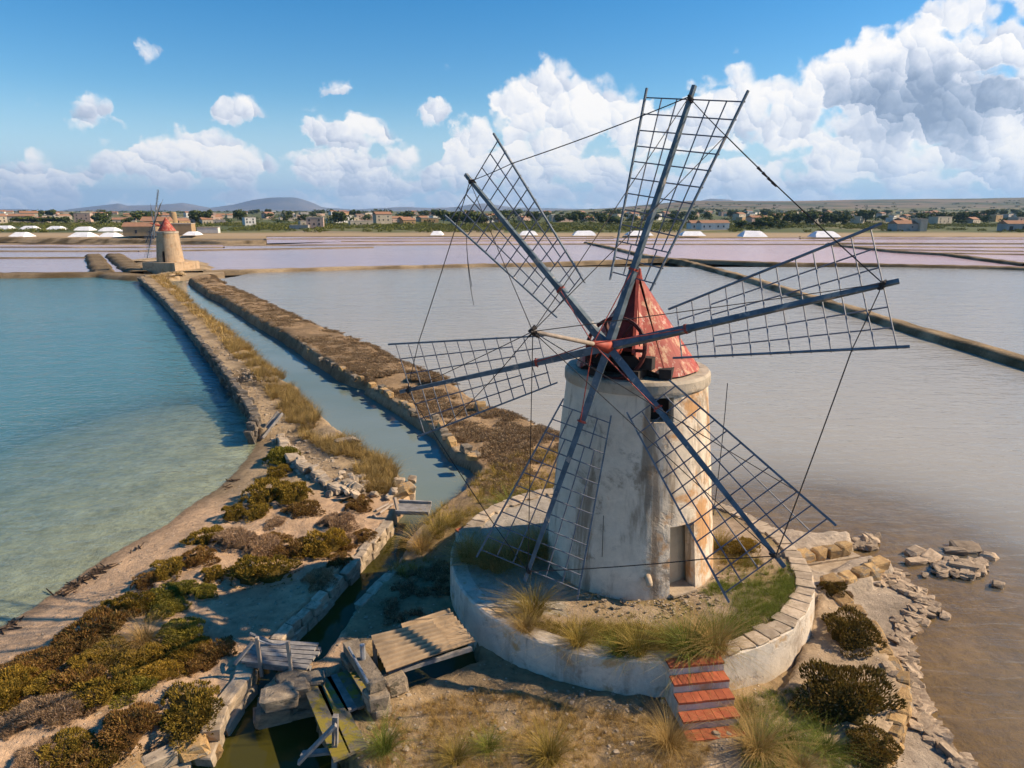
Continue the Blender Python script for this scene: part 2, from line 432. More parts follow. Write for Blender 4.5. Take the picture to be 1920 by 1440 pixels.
M['brownbush'] = foliage('brown_leaf', [(0, (0.095, 0.053, 0.020)), (0.5, (0.236, 0.123, 0.040)), (0.85, (0.288, 0.189, 0.043)), (1, (0.453, 0.296, 0.123))])
M['bright'] = foliage('green_leaf', [(0, (0.09, 0.082, 0.014)), (0.5, (0.235, 0.20, 0.028)), (1, (0.40, 0.32, 0.07))])
M['greybush'] = foliage('dry_twig', [(0, (0.149, 0.098, 0.055)), (0.5, (0.327, 0.215, 0.122)), (1, (0.564, 0.390, 0.265))])
M['darkbush'] = foliage('dark_leaf', [(0, (0.053, 0.042, 0.011)), (0.5, (0.140, 0.096, 0.020)), (0.9, (0.225, 0.135, 0.034)), (1, (0.413, 0.271, 0.134))])
M['heath'] = foliage('brown_heath', [(0, (0.12, 0.075, 0.038)), (0.4, (0.28, 0.18, 0.10)), (0.8, (0.42, 0.29, 0.17)), (1, (0.56, 0.43, 0.29))])
M['straw'] = foliage('straw_grass', [(0, (0.181, 0.114, 0.031)), (0.5, (0.409, 0.268, 0.090)), (1, (0.696, 0.482, 0.201))], 0.3)
M['tuft'] = foliage('tussock_grass', [(0, (0.113, 0.091, 0.018)), (0.5, (0.288, 0.208, 0.043)), (0.85, (0.500, 0.348, 0.096)), (1, (0.696, 0.482, 0.182))], 0.3)
M['weed'] = foliage('green_weed', [(0, (0.07, 0.085, 0.016)), (0.5, (0.16, 0.195, 0.030)), (1, (0.30, 0.31, 0.07))], 0.3)
M['tree'] = foliage('tree_leaf', [(0, (0.024, 0.036, 0.012)), (0.5, (0.060, 0.082, 0.022)), (1, (0.138, 0.150, 0.036))], 0.15)
M['scrub'] = foliage('far_scrub', [(0, (0.060, 0.060, 0.015)), (0.5, (0.138, 0.126, 0.033)), (1, (0.240, 0.198, 0.066))], 0.15)
M['scrub'] = foliage('far_scrub', [(0, (0.055, 0.065, 0.014)), (0.5, (0.125, 0.14, 0.030)), (1, (0.23, 0.22, 0.065))], 0.15)
M['bark'] = plain('bark', (0.10, 0.075, 0.055, 1), (0.06, 0.045, 0.035, 1), 4, 0.9, 0.4, 0.02)

def ground_mat(name='salt_flat_ground', speck=1.0):
    m, t, b, out = new_mat(name)
    P = t.node('ShaderNodeNewGeometry').outputs['Position']
    a = t.node('ShaderNodeAttribute', attribute_name='soil')
    n1 = t.noise(P, 0.55, 6, 0.65); n2 = t.noise(P, 3.2, 6, 0.7); n3 = t.noise(P, 16.0, 4, 0.7)
    c = t.mix(1.0, a.outputs['Color'], t.ramp(n1, [(0.25, (0.72, 0.72, 0.72)), (0.75, (1.22, 1.2, 1.16))]), blend='MULTIPLY')
    c = t.mix(1.0, c, t.ramp(n2, [(0.22, (0.58, 0.56, 0.53)), (0.5, (0.98, 0.98, 0.98)), (0.75, (1.28, 1.27, 1.25))]), blend='MULTIPLY')
    v = t.node('ShaderNodeTexVoronoi', feature='F1'); t.put(v.inputs['Vector'], P); v.inputs['Scale'].default_value = 7.0
    pe = t.math('MULTIPLY', t.smooth(v.outputs['Distance'], 0.26, 0.16), t.smooth(t.sep(v.outputs['Color'])[0], 0.72, 0.8))
    dry = t.smooth(t.sep(P)[2], 0.02, 0.12)
    pe = t.math('MULTIPLY', pe, dry)
    c = t.mix(t.math('MULTIPLY', pe, 0.7 * speck), c, (0.60, 0.50, 0.40, 1))
    pd = t.math('MULTIPLY', t.smooth(v.outputs['Distance'], 0.3, 0.15), t.smooth(t.sep(v.outputs['Color'])[1], 0.8, 0.86))
    c = t.mix(t.math('MULTIPLY', pd, 0.5 * speck), c, (0.10, 0.075, 0.05, 1))
    t.l.new(c, b.inputs['Base Color']); b.inputs['Roughness'].default_value = 0.95; b.inputs['Specular IOR Level'].default_value = 0.1
    h = t.math('ADD', t.math('MULTIPLY', n2, 0.7), t.math('ADD', t.math('MULTIPLY', n3, 0.25), t.math('MULTIPLY', pe, 0.4)))
    bump(t, h, 0.8, 0.14, b)
    return m
M['ground'] = ground_mat()

def water_mat(name, deep, deep2, clarity, ripple, rough, bstr, patch=0.02, stretch=(1.0, 1.0, 1.0), spec=1.0, tint=(0.84, 0.94, 0.90, 1), still=None):
    m, t, b, out = new_mat(name)
    P = t.node('ShaderNodeNewGeometry').outputs['Position']
    Ps = t.vmath('MULTIPLY', P, stretch)
    w1 = t.noise(Ps, ripple, 3, 0.55, 0.6); w2 = t.noise(Ps, ripple * 0.23, 2, 0.5)
    big = t.noise(t.vmath('MULTIPLY', P, (0.5, 1.0, 1.0)), patch, 3, 0.55)
    col = t.mix(t.smooth(big, 0.35, 0.65), deep, deep2)
    if still: col = t.mix(t.smooth(t.sep(P)[1], still[1], still[2]), still[0], col)      # green stagnant reach below the footbridge
    dif = t.node('ShaderNodeBsdfDiffuse'); t.l.new(col, dif.inputs[0])
    tr = t.node('ShaderNodeBsdfTransparent'); tr.inputs[0].default_value = tint
    a = t.node('ShaderNodeAttribute', attribute_name='depth')
    turb = t.math('SUBTRACT', 1.0, t.math('POWER', 2.71828, t.math('MULTIPLY', a.outputs['Fac'], -clarity)))
    m1 = t.node('ShaderNodeMixShader'); t.l.new(turb, m1.inputs[0]); t.l.new(tr.outputs[0], m1.inputs[1]); t.l.new(dif.outputs[0], m1.inputs[2])
    gl = t.node('ShaderNodeBsdfGlossy'); gl.inputs['Roughness'].default_value = rough
    bp_ = t.node('ShaderNodeBump'); bp_.inputs['Strength'].default_value = bstr; bp_.inputs['Distance'].default_value = 0.25
    t.l.new(t.math('ADD', w1, t.math('MULTIPLY', w2, 1.6)), bp_.inputs['Height'])
    t.l.new(bp_.outputs[0], gl.inputs['Normal'])
    fr = t.node('ShaderNodeFresnel')
    bf = t.node('ShaderNodeNewGeometry').outputs['Backfacing']     # light leaving the shallows goes straight through
    t.put(fr.inputs[0], t.math('MULTIPLY_ADD', bf, 1 / 1.33 - 1.33, 1.33)); t.l.new(bp_.outputs[0], fr.inputs['Normal'])
    m2 = t.node('ShaderNodeMixShader'); t.l.new(t.math('MULTIPLY', fr.outputs[0], spec), m2.inputs[0])
    t.l.new(m1.outputs[0], m2.inputs[1]); t.l.new(gl.outputs[0], m2.inputs[2]); t.l.new(m2.outputs[0], out.inputs[0])
    t.n.remove(b)
    return m
M['w_left'] = water_mat('basin_water_blue', (0.075, 0.205, 0.235, 1), (0.11, 0.24, 0.255, 1), 0.95, 1.35, 0.08, 0.46, 0.03, (1.0, 1.6, 1.0))
M['w_right'] = water_mat('basin_water_grey', (0.40, 0.36, 0.29, 1), (0.37, 0.34, 0.285, 1), 2.2, 1.3, 0.14, 0.35, 0.02, (0.55, 1.6, 1.0), 1.0, (0.95, 0.87, 0.70, 1))
M['w_canal'] = water_mat('canal_water', (0.19, 0.23, 0.21, 1), (0.15, 0.19, 0.16, 1), 3.0, 1.5, 0.03, 0.10, 0.08, still=((0.055, 0.050, 0.010, 1), 24.0, 29.0))
M['w_pan'] = water_mat('salt_pan_water', (0.46, 0.37, 0.40, 1), (0.40, 0.33, 0.39, 1), 60.0, 0.8, 0.15, 0.25, 0.01, (0.5, 1.5, 1), 0.7)
M['w_pink'] = water_mat('pink_pan_water', (0.56, 0.38, 0.39, 1), (0.50, 0.35, 0.38, 1), 60.0, 0.8, 0.15, 0.25, 0.01, (0.5, 1.5, 1), 0.7)

# ------------------------------------------------------------------ ground: basins, canal, dikes
def W(pts, slope, cap, z=0.0):
    return [(*at(u, v, z)[:2], slope, cap) for u, v in pts]
# shoreline of the blue basin on the left: beach, then the walled foot of the dike
LB_beach = [(-21.0, 6.0, .13, .8), (-18.5, 12.0, .13, .8)] + W([(0, 1175), (60, 1140), (110, 1105), (190, 1050), (260, 1010), (310, 985), (360, 945),
            (410, 915), (445, 880), (470, 850), (482, 828)], .13, .8)
LB_wall = W([(480, 820), (468, 790), (440, 745), (400, 690), (345, 615), (300, 565), (262, 530)], 9.0, 1.0)
LB = LB_beach + LB_wall + [(-420.0, 137.0, 1, 1), (-420.0, 6.0, 1, 1)]
CA_left = W([(311, 523), (334, 542), (369, 571), (396, 596), (436, 623), (475, 658), (509, 690), (536, 706), (575, 744), (598, 768), (642, 806), (682, 838),
             (718, 862)], 1.8, 0.8, .5) + W([(748, 886), (757, 904), (774, 922), (766, 946)], 2.0, .6, .2) + \
          W([(740, 986), (705, 1029), (668, 1069), (636, 1104), (600, 1143), (555, 1186), (520, 1222), (469, 1270), (464, 1290), (439, 1320), (417, 1354), (405, 1390),
             (350, 1404), (305, 1423), (267, 1440), (150, 1500)], 9.0, .55)
CA_right = W([(352, 532), (386, 556), (417, 571), (448, 592), (490, 619), (532, 644), (573, 673), (620, 705), (650, 722), (700, 750), (750, 782), (790, 810),
              (815, 825)], 2.2, 0.95) + W([(840, 850), (880, 866), (893, 880), (884, 902), (866, 919), (836, 938), (820, 950)], 2.2, 0.6, .45) + \
           W([(790, 986), (755, 1026), (735, 1061), (700, 1096), (668, 1130), (633, 1180), (596, 1230)], 3.0, .48, .45) + W([(545, 1268), (519, 1283), (494, 1320), (497, 1358),
              (592, 1336), (596, 1373), (608, 1400), (632, 1423), (650, 1450), (700, 1520)], 9.0, .55)
CA = CA_left + [(-11.0, 5.0, 9, .55), (-1.5, 5.0, 9, .55)] + CA_right[::-1]
ARM = W([(592, 1336), (660, 1272), (705, 1236), (880, 1195), (900, 1262), (765, 1318), (682, 1344), (625, 1372)], 9.0, .5)
RB_bank = W([(400, 521), (432, 542), (469, 560), (521, 583), (582, 615), (620, 629), (665, 645), (720, 667), (750, 690), (790, 705), (845, 725), (895, 757),
             (950, 780), (1000, 800), (1060, 826), (1140, 868), (1230, 915), (1334, 960), (1385, 979)], 0.8, 0.95)
RB_shore = W([(1433, 1003), (1494, 1013), (1592, 1012), (1598, 1036)], 6.0, .42) + W([(1530, 1062), (1540, 1072)], .5, .4) + W([(1613, 1055), (1668, 1066)], 3.0, .4) + \
           W([(1690, 1082), (1720, 1106), (1758, 1128), (1749, 1151), (1707, 1164), (1704, 1193), (1716, 1254), (1729, 1303), (1758, 1355), (1784, 1393),
              (1823, 1440)], .085, .42) + [(11.5, 9.0, .085, .42), (12.5, 5.0, .085, .42)]
RB = [(-44.0, 150.0, .8, .9)] + RB_bank + RB_shore + [(420.0, 5.0, 1, 1), (420.0, 150.0, 1, 1)]
TERRACE = [tuple(at(u, v, .5)[:2]) for u, v in [(1545, 1095), (1578, 1112), (1603, 1135), (1640, 1184), (1658, 1213), (1684, 1264), (1690, 1297), (1681, 1352),
           (1658, 1395), (1600, 1460), (1300, 1500), (1350, 1330), (1480, 1280)]]
PLAT_C, PLAT_R, PLAT_Z = np.array([3.75, 20.55]), 5.75, 1.5

def inside_poly(P, poly):
    x, y = P[:, 0], P[:, 1]; res = np.zeros(len(P), bool); n = len(poly)
    for i in range(n):
        x0, y0 = poly[i][:2]; x1, y1 = poly[(i + 1) % n][:2]
        if y0 == y1: continue
        c = ((y0 > y) != (y1 > y)) & (x < (x1 - x0) * (y - y0) / (y1 - y0) + x0)
        res ^= c
    return res
def near_poly(P, poly, closed=True):
    best = np.full(len(P), 1e9); sl = np.zeros(len(P)); cp = np.zeros(len(P)); n = len(poly)
    for i in range(n if closed else n - 1):
        a = poly[i]; b = poly[(i + 1) % n]
        d = np.array([b[0] - a[0], b[1] - a[1]]); L = d @ d
        t = np.clip(((P[:, 0] - a[0]) * d[0] + (P[:, 1] - a[1]) * d[1]) / L, 0, 1)
        q = np.hypot(P[:, 0] - a[0] - t * d[0], P[:, 1] - a[1] - t * d[1])
        m = q < best
        best[m] = q[m]
        if len(a) > 2:
            sl[m] = (a[2] + (b[2] - a[2]) * t)[m]; cp[m] = (a[3] + (b[3] - a[3]) * t)[m]
    return best, sl, cp
def ground_height(P):
    """height of the ground, and the distance into each basin"""
    h = np.full(len(P), 3.0); info = {}
    wob = (fbm(P[:, 0], P[:, 1], 0.9, 3) - .5) * 0.5
    for nm, poly, dslope, dmax in (('LB', LB, .045, .95), ('CA', CA, 3.0, .9), ('ARM', ARM, 3.0, .9), ('RB', RB, .03, .7)):
        ins = inside_poly(P, poly); d, sl, cp = near_poly(P, poly)
        dd = np.maximum(d + wob * np.clip(d, 0, 1) * (sl < 1), 0)
        land = np.minimum(sl * dd, cp + 0.02 * np.minimum(d, 6))
        db = d
        if nm == 'LB': db = near_poly(P, LB_beach, False)[0]
        if nm == 'RB': db = near_poly(P, RB_shore, False)[0]
        if nm in ('LB', 'RB'): dp = np.minimum(dslope * db + .03 * np.maximum(db - 9, 0) + .02, dmax); dp = np.minimum(dp, .03 + d * 1.2)
        else: dp = np.minimum(dslope * d + .02, dmax)
        land = np.where(ins, -dp, land)
        h = np.minimum(h, land); info[nm] = (ins, d)
    t = inside_poly(P, TERRACE)
    h = np.where(t, np.maximum(h, 0.52), h)
    nz = (fbm(P[:, 0], P[:, 1], 0.7, 4, 5.0) - .5) * 0.22 + (fbm(P[:, 0], P[:, 1], 3.1, 3, 9.0) - .5) * 0.13
    h = h + nz * np.clip(h * 2.5, 0, 1)
    return h, info
GX = np.arange(-34, 34.01, 0.125); GY = np.arange(8, 46.01, 0.125)
gx, gy = np.meshgrid(GX, GY); GP = np.c_[gx.ravel(), gy.ravel()]
gh, ginfo = ground_height(GP)
GH = gh.reshape(gx.shape)
def ground(x, y):
    i = np.clip((x - GX[0]) / 0.125, 0, len(GX) - 2.001); j = np.clip((y - GY[0]) / 0.125, 0, len(GY) - 2.001)
    i0 = np.floor(i).astype(int); j0 = np.floor(j).astype(int); fx = i - i0; fy = j - j0
    return (GH[j0, i0] * (1 - fx) + GH[j0, i0 + 1] * fx) * (1 - fy) + (GH[j0 + 1, i0] * (1 - fx) + GH[j0 + 1, i0 + 1] * fx) * fy
def on_ground(u, v, dz=0.0):
    z = 0.5
    for _ in range(5):
        p = at(u, v, z); z = float(ground(p[0], p[1])) + dz
    return np.array([p[0], p[1], z])
def px(p):
    """metres per photo pixel at p"""
    p = np.asarray(p, float) - np.array([0, 0, CAM_H])
    return (p[1] * math.cos(PITCH) - p[2] * math.sin(PITCH)) / FPX

SAND, WET, SOIL, DIKE, HEATH, MUD, CLAY = (np.array(c) for c in ((.50, .34, .215), (.27, .195, .125), (.30, .215, .125), (.36, .265, .165), (.31, .21, .12), (.20, .145, .075), (.44, .355, .27)))
def soil_colour(P, h, info):
    x, y = P[:, 0], P[:, 1]
    n = fbm(x, y, 0.35, 4, 3.0)[:, None]; n2 = fbm(x, y, 1.3, 4, 8.0)[:, None]
    c = SAND[None] * (0.9 + 0.2 * n)
    sm = lambda v, a, b: np.clip((v - a) / (b - a), 0, 1)[:, None]
    dl, dr, dc = info['LB'][1], info['RB'][1], info['CA'][1]
    # the two dikes upstream
    up = sm(y, 26.5, 29) * sm(-(x + 0), -9, -6)
    c = c * (1 - up) + up * DIKE
    right_of = (x > np.interp(y, [14, 18, 25, 31, 36, 46], [-4.0, -5.0, -3.2, -1.5, -4.0, -9.0])).astype(float)[:, None]
    soil = SOIL * (0.75 + .5 * n2)
    c = c * (1 - right_of) + right_of * soil
    hb = right_of * sm(y, 24.5, 27)
    c = c * (1 - hb) + hb * HEATH * (0.8 + .5 * n2)
    ter = inside_poly(P, TERRACE).astype(float)[:, None]
    c = c * (1 - ter) + ter * np.array((.40, .30, .20)) * (.85 + .3 * n2)
    # beach clay on the right shore
    bc = sm(-dr, -4.0, -2.0) * (x > 8.0)[:, None] * (1 - ter)
    c = c * (1 - bc) + bc * CLAY
    # wet fringe and the bottoms
    c = c * (1 - .45 * sm(-h, -.14, -.02))
    for k, col in (('LB', np.array((.45, .385, .265))), ('RB', MUD), ('CA', np.array((.10, .085, .04))), ('ARM', np.array((.05, .045, .03)))):
        w = info[k][0].astype(float)[:, None]
        c = c * (1 - w) + w * col * (.75 + .5 * n2)
    return np.clip(c, 0.01, 0.9)
def grid_faces(nr, nc):
    i = np.arange(nr - 1)[:, None] * nc + np.arange(nc - 1)[None]
    return np.stack([i, i + 1, i + nc + 1, i + nc], -1).reshape(-1, 4)
F = grid_faces(len(GY), len(GX))
keep = (gh[F].max(1) > -0.85)
cols = soil_colour(GP, gh, ginfo)
used = np.unique(F[keep]); remap = np.full(len(GP), -1); remap[used] = np.arange(len(used))
tag(obj('ground', mesh_from('ground', np.c_[GP, gh][used], remap[F[keep]], M['ground'], True, cols={'soil': cols[used]})), kind='structure')

def sheet(name, V, F, mat, kind='structure', depth=1.5, soil=None):
    V = np.asarray(V, float)
    if not isinstance(F, np.ndarray) and np.sum(V[:, 0] * np.roll(V[:, 1], -1) - np.roll(V[:, 0], -1) * V[:, 1]) < 0: V = V[::-1].copy()
    return tag(obj(name, mesh_from(name, V, F, mat, attrs={'depth': np.full(len(V), depth)}, cols=None if soil is None else {'soil': np.tile(soil, (len(V), 1))})), kind=kind)
# bottom of the basins, out to the far shore
sheet('basin_bed', [(-900, -60, -1.05), (900, -60, -1.05), (900, 560, -1.05), (-900, 560, -1.05)], [(0, 1, 2, 3)], M['ground'], soil=(.2, .16, .11))

# water: near cells carry their depth so that the shallows clear towards the shore
WX = np.arange(-34, 34.01, 0.25); WY = np.arange(8, 46.01, 0.25)
wx, wy = np.meshgrid(WX, WY); WP = np.c_[wx.ravel(), wy.ravel()]
wF = grid_faces(len(WY), len(WX)); wc = WP[wF].mean(1)
wh = ground(WP[:, 0], WP[:, 1])
mid_a = [(0.5 * (a[0] + b[0]), 0.5 * (a[1] + b[1])) for a, b in zip(LB_wall, [CA_left[10], CA_left[10], CA_left[9], CA_left[7], CA_left[4], CA_left[3], CA_left[1]])]
in_lb = inside_poly(wc, LB); in_ca = inside_poly(wc, CA) | inside_poly(wc, ARM); in_rb = inside_poly(wc, RB)
d_lb, d_ca, d_rb = near_poly(wc, LB)[0], np.minimum(near_poly(wc, CA)[0], near_poly(wc, ARM)[0]), near_poly(wc, RB)[0]
d_lb[in_lb] *= -1; d_ca[in_ca] *= -1; d_rb[in_rb] *= -1
which = np.argmin(np.c_[d_lb, d_ca, d_rb], 1); dmin = np.min(np.c_[d_lb, d_ca, d_rb], 1)
for k, (nm, mt) in enumerate((('basin_water', 'w_left'), ('canal_water', 'w_canal'), ('lagoon_water', 'w_right'))):
    fs = wF[(which == k) & (dmin < 0.6)]
    us = np.unique(fs); rm = np.full(len(WP), -1); rm[us] = np.arange(len(us))
    depth = np.maximum(-wh[us], 0.0)
    if k == 0: depth = depth + .13 * np.maximum(near_poly(WP[us], LB_beach, False)[0] - 11, 0)
    if k == 2: depth = depth + .12 * np.maximum(near_poly(WP[us], RB_shore, False)[0] - 5, 0)
    if k == 1: depth = np.full(len(us), 1.5)
    tag(obj(nm, mesh_from(nm, np.c_[WP[us], np.zeros(len(us))], rm[fs], M[mt], attrs={'depth': depth})), kind='structure')
def poly_sheet(name, pts, mat, depth):
    V = [(p[0], p[1], 0.0) for p in pts]
    return sheet(name, V, [tuple(range(len(V)))], mat, depth=depth)
yb = 46.0
def line_x(line, y):
    L = sorted([(p[1], p[0]) for p in line]); return float(np.interp(y, [q[0] for q in L], [q[1] for q in L]))
lw = [(line_x(LB_wall, y) + 0.5, y) for y in np.arange(yb, 136, 10)] + [(line_x(LB_wall, 136) + .5, 136.5)]
poly_sheet('basin_water', [(-900, 136.5), (-900, 4), (-124, 4), (-124, 136.5)], M['w_left'], 6.0)
bx_ = np.arange(-124, -9.9, 2.0); by_ = np.r_[4.0, np.arange(6, 137, 2.0), 136.5]
qx, qy = np.meshgrid(bx_, by_); QP = np.c_[qx.ravel(), qy.ravel()]; QF = grid_faces(len(by_), len(bx_)); qc = QP[QF].mean(1)
QF = QF[((qc[:, 1] > 46) & (qc[:, 0] < np.array([line_x(LB_wall, y_) for y_ in qc[:, 1]]) + 1.0)) | ((qc[:, 0] < -34) & (qc[:, 1] < 46))]
qd = near_poly(QP, LB_beach, False)[0]; qdep = np.minimum(.045 * qd + .03 * np.maximum(qd - 9, 0) + .02, .95) + .13 * np.maximum(qd - 11, 0)
us = np.unique(QF); rm = np.full(len(QP), -1); rm[us] = np.arange(len(us))
tag(obj('basin_water', mesh_from('basin_water', np.c_[QP[us], np.zeros(len(us))], rm[QF], M['w_left'], attrs={'depth': qdep[us]})), kind='structure')
cl = [(line_x(CA_left, y) - .5, y) for y in np.arange(yb, 134, 8)]; cr = [(line_x(CA_right, y) + .5, y) for y in np.arange(yb, 134, 8)]
poly_sheet('canal_water', cl + cr[::-1], M['w_canal'], 1.5)
rbx = [(line_x(RB_bank, y) - 1.0, y) for y in np.arange(yb, 136, 10)]
ly = np.r_[yb, np.arange(50, 162, 6.0)]
lx = [line_x(RB_bank, y_) - 1.0 if y_ < 131 else -54.0 for y_ in ly]
sheet('lagoon_water', [(x_, y_, 0.0) for x0_, y_ in zip(lx, ly) for x_ in (x0_, 600.0)], grid_faces(len(ly), 2), M['w_right'], depth=2.2)
poly_sheet('lagoon_water', [(34, 4), (600, 4), (600, yb), (34, yb)], M['w_right'], 2.2)

# dikes upstream, lofted between their two waterlines
def loft(name, left, right, y0, y1, sl, sr, cap, col_a, col_b, mat=None):
    ys = np.arange(y0, y1, 0.45)
    t = np.r_[-.08, 0, .03, .06, .12, .2, .3, .4, .5, .6, .7, .8, .88, .94, .97, 1, 1.08]
    V = []; C = []
    for y in ys:
        xl, xr = line_x(left, y) + (fbm(np.array([y]), np.array([1.0]), .5, 3)[0] - .5) * .5, line_x(right, y) + (fbm(np.array([y]), np.array([31.0]), .5, 3)[0] - .5) * .6
        x = xl + (xr - xl) * t; w = xr - xl
        h = np.minimum(np.minimum(sl * (x - xl), sr * (xr - x)), cap)
        h = np.where(h > 0, h + (fbm(x, np.full_like(x, y), .8, 4) - .5) * .3 * np.clip(h, 0, 1), np.maximum(h, -.9))
        k = np.clip((y - 45.6) / 4, 0, 1)
        h = h * k + (1 - k) * (ground(x, np.full_like(x, min(y, 46.0))) - (.02 if y > 45 else .12))
        V += list(np.c_[x, np.full_like(x, y), h])
        n = fbm(x, np.full_like(x, y), .6, 4, 7.0)
        f = np.clip((n - .40) * 5, 0, 1)[:, None]
        C += list(np.array(col_a) * (1 - f) + np.array(col_b) * f)
    return tag(obj(name, mesh_from(name, V, grid_faces(len(ys), len(t)), M['ground'], True, cols={'soil': np.array(C)})), kind='structure')
loft('dike', LB_wall, CA_left[:11], 45.5, 134.0, 9.0, 0.9, 1.0, DIKE * 1.15, DIKE * .62)
loft('dike', CA_right[:12], RB_bank[:13], 45.5, 134.5, 2.2, 0.8, 1.0, HEATH * .75, HEATH * 1.15)
def strip_dike(name, pts, width, height, col_a, col_b, seg=2.0, wob=.25):
    P = [np.array(p, float) for p in pts]
    out = []
    for a, b in zip(P[:-1], P[1:]):
        n = max(2, int(np.linalg.norm(b - a) / seg))
        out += [a + (b - a) * k / n for k in range(n)]
    out.append(P[-1]); out = np.array(out)
    d = np.gradient(out, axis=0); d /= np.linalg.norm(d, axis=1)[:, None]; nrm = np.c_[-d[:, 1], d[:, 0]]
    t = np.array([-.62, -.5, -.42, -.3, -.12, .12, .3, .42, .5, .62]); hh = np.array([-.6, 0, .6, .95, 1, .92, 1, .6, 0, -.6]) * height
    V = []; C = []
    for i, (p, n) in enumerate(zip(out, nrm)):
        w = width if np.isscalar(width) else np.interp(i / len(out), np.linspace(0, 1, len(width)), width)
        w = w * (1 + (fbm(p[0:1], p[1:2], .25, 3)[0] - .5) * wob * 2)
        q = p + n * (t * w)[:, None]
        z = hh + (fbm(q[:, 0], q[:, 1], .9, 3) - .5) * .5 * height * (hh > 0)
        V += list(np.c_[q, z])
        f = np.clip((fbm(q[:, 0], q[:, 1], .35, 3, 4.0) - .4) * 5, 0, 1)[:, None] * (1 - (np.abs(t) < .2) * .5)[:, None]
        C += list(np.array(col_a) * (1 - f) + np.array(col_b) * f)
    return tag(obj(name, mesh_from(name, V, grid_faces(len(out), len(t)), M['ground'], True, cols={'soil': np.array(C)})), kind='structure')
g = lambda u, v: at(u, v, .3)[:2]
TAN, DKB = np.array((.42, .31, .19)), np.array((.12, .085, .045))
strip_dike('dike', [g(1100, 455), g(1160, 468), g(1215, 481), g(1280, 490), g(1400, 522), g(1600, 583), g(1760, 632), g(1920, 680), g(2300, 790)], [2.6, 2.4, 2.2, 2.2], .7, TAN * .85, DKB)
strip_dike('dike', [g(380, 511), g(430, 509), g(640, 503), g(1000, 495), g(1150, 490), g(1215, 487)], [3.0, 2.0, 2.0], .6, TAN, TAN * .5)
strip_dike('dike', [g(1207, 487), g(1280, 487), g(1447, 494), g(1613, 496), g(1847, 501), g(1960, 505), g(2300, 512)], 2.6, .6, TAN * .6, DKB)
strip_dike('dike', [g(-260, 516), g(0, 517), g(120, 516), g(200, 515), g(262, 521), g(330, 521)], [5.0, 5.0, 5.5], .8, TAN * .55, DKB)
strip_dike('dike', [g(1553, 458), g(1680, 472), g(1780, 478), g(1863, 489), g(1930, 497)], 3.2, .7, TAN * .6, DKB)
strip_dike('dike', [g(-200, 445), g(0, 448), g(250, 452), g(420, 456), g(500, 455)], [11, 12, 9, 4], 1.2, TAN * .8, DKB)
strip_dike('dike', [g(175, 479), g(196, 515)], 4.5, .8, TAN * .5, DKB)
strip_dike('dike', [g(214, 478), g(262, 513)], 5.0, .8, TAN * .5, DKB)
# evaporation pans beyond: each a sheet of its own between thin banks
def pan(pts, mat):
    pan.k += 1
    V = np.array([(*g(u, v), 0.004 * pan.k) for u, v in pts])
    if np.sum(V[:, 0] * np.roll(V[:, 1], -1) - np.roll(V[:, 0], -1) * V[:, 1]) < 0: V = V[::-1].copy()
    return tag(obj('salt_pan', mesh_from('salt_pan', V, [tuple(range(len(V)))], mat, attrs={'depth': np.full(len(V), .5)})), kind='structure')
pan.k = 0
pan([(-400, 515.5), (262, 516), (262, 470), (-400, 470)], M['w_pan'])
pan([(300, 511), (1215, 486.5), (1160, 468), (1105, 457.0), (420, 459.5), (262, 470), (262, 512)], M['w_pan'])
pan([(1225, 486.5), (1450, 493), (1613, 495), (1860, 500), (2300, 511), (2300, 478), (1863, 487), (1780, 477), (1553, 457.6), (1110, 457.2), (1160, 467)], M['w_pink'])
banks = []
rows = [(-400, 470, 262, 470), (-400, 462, 420, 463), (262, 470, 700, 463), (-400, 484, 180, 482), (420, 459.4, 1100, 456.6), (640, 452, 1110, 450), (1105, 457, 1553, 457.4), (-400, 456.5, 500, 458),
        (500, 447.5, 1150, 446.5), (1100, 450.5, 1600, 450.5), (1553, 455, 2300, 457), (1560, 461, 2300, 466), (1640, 467, 2300, 475), (1680, 472.5, 2300, 482), (1500, 447, 2300, 448.5), (1500, 443.5, 2300, 444), (500, 443, 1150, 443.2), (1100, 445.6, 1600, 445.4)]
for i, (a, b, c, d) in enumerate(rows):
    y_m = g(a, b)[1]
    strip_dike('pan_bank', [g(a, b), g(c, d)], 1.0 + y_m / 220, .35, TAN * (.75 + .25 * (i % 2)), TAN * .45, seg=y_m / 40)
fills = [((-400, 470), (262, 470), (700, 463), (420, 463), (-400, 462), 'w_pan'), ((-400, 462), (420, 463), (420, 459.4), (500, 458), (-400, 456.5), 'w_pink'),
         ((500, 458), (420, 459.4), (1100, 456.6), (1110, 450), (640, 452), 'w_pink'), ((1100, 450.5), (1600, 450.5), (1553, 457.4), (1105, 457), (1100, 453), 'w_pink'),
         ((500, 455), (640, 452), (1110, 450), (1150, 446.5), (500, 447.5), 'w_pink'), ((1553, 457.4), (1680, 472), (1863, 487), (2300, 482), (2300, 457), 'w_pink'),
         ((1500, 447), (2300, 448.5), (2300, 457), (1553, 455), (1600, 450.5), 'w_pink'), ((1500, 443.5), (2300, 444), (2300, 448.5), (1500, 447), (1400, 445), 'w_pink'),
         ((500, 443), (1150, 443.2), (1150, 446.5), (800, 447), (500, 447.5), 'w_pink'), ((1100, 445.6), (1600, 445.4), (1600, 450.5), (1300, 450.5), (1100, 450.5), 'w_pink'),
         ((-400, 456.5), (0, 449), (0, 443), (-400, 441), (-420, 446), 'w_pink')]
for *p, mt in fills: pan(p, M[mt])

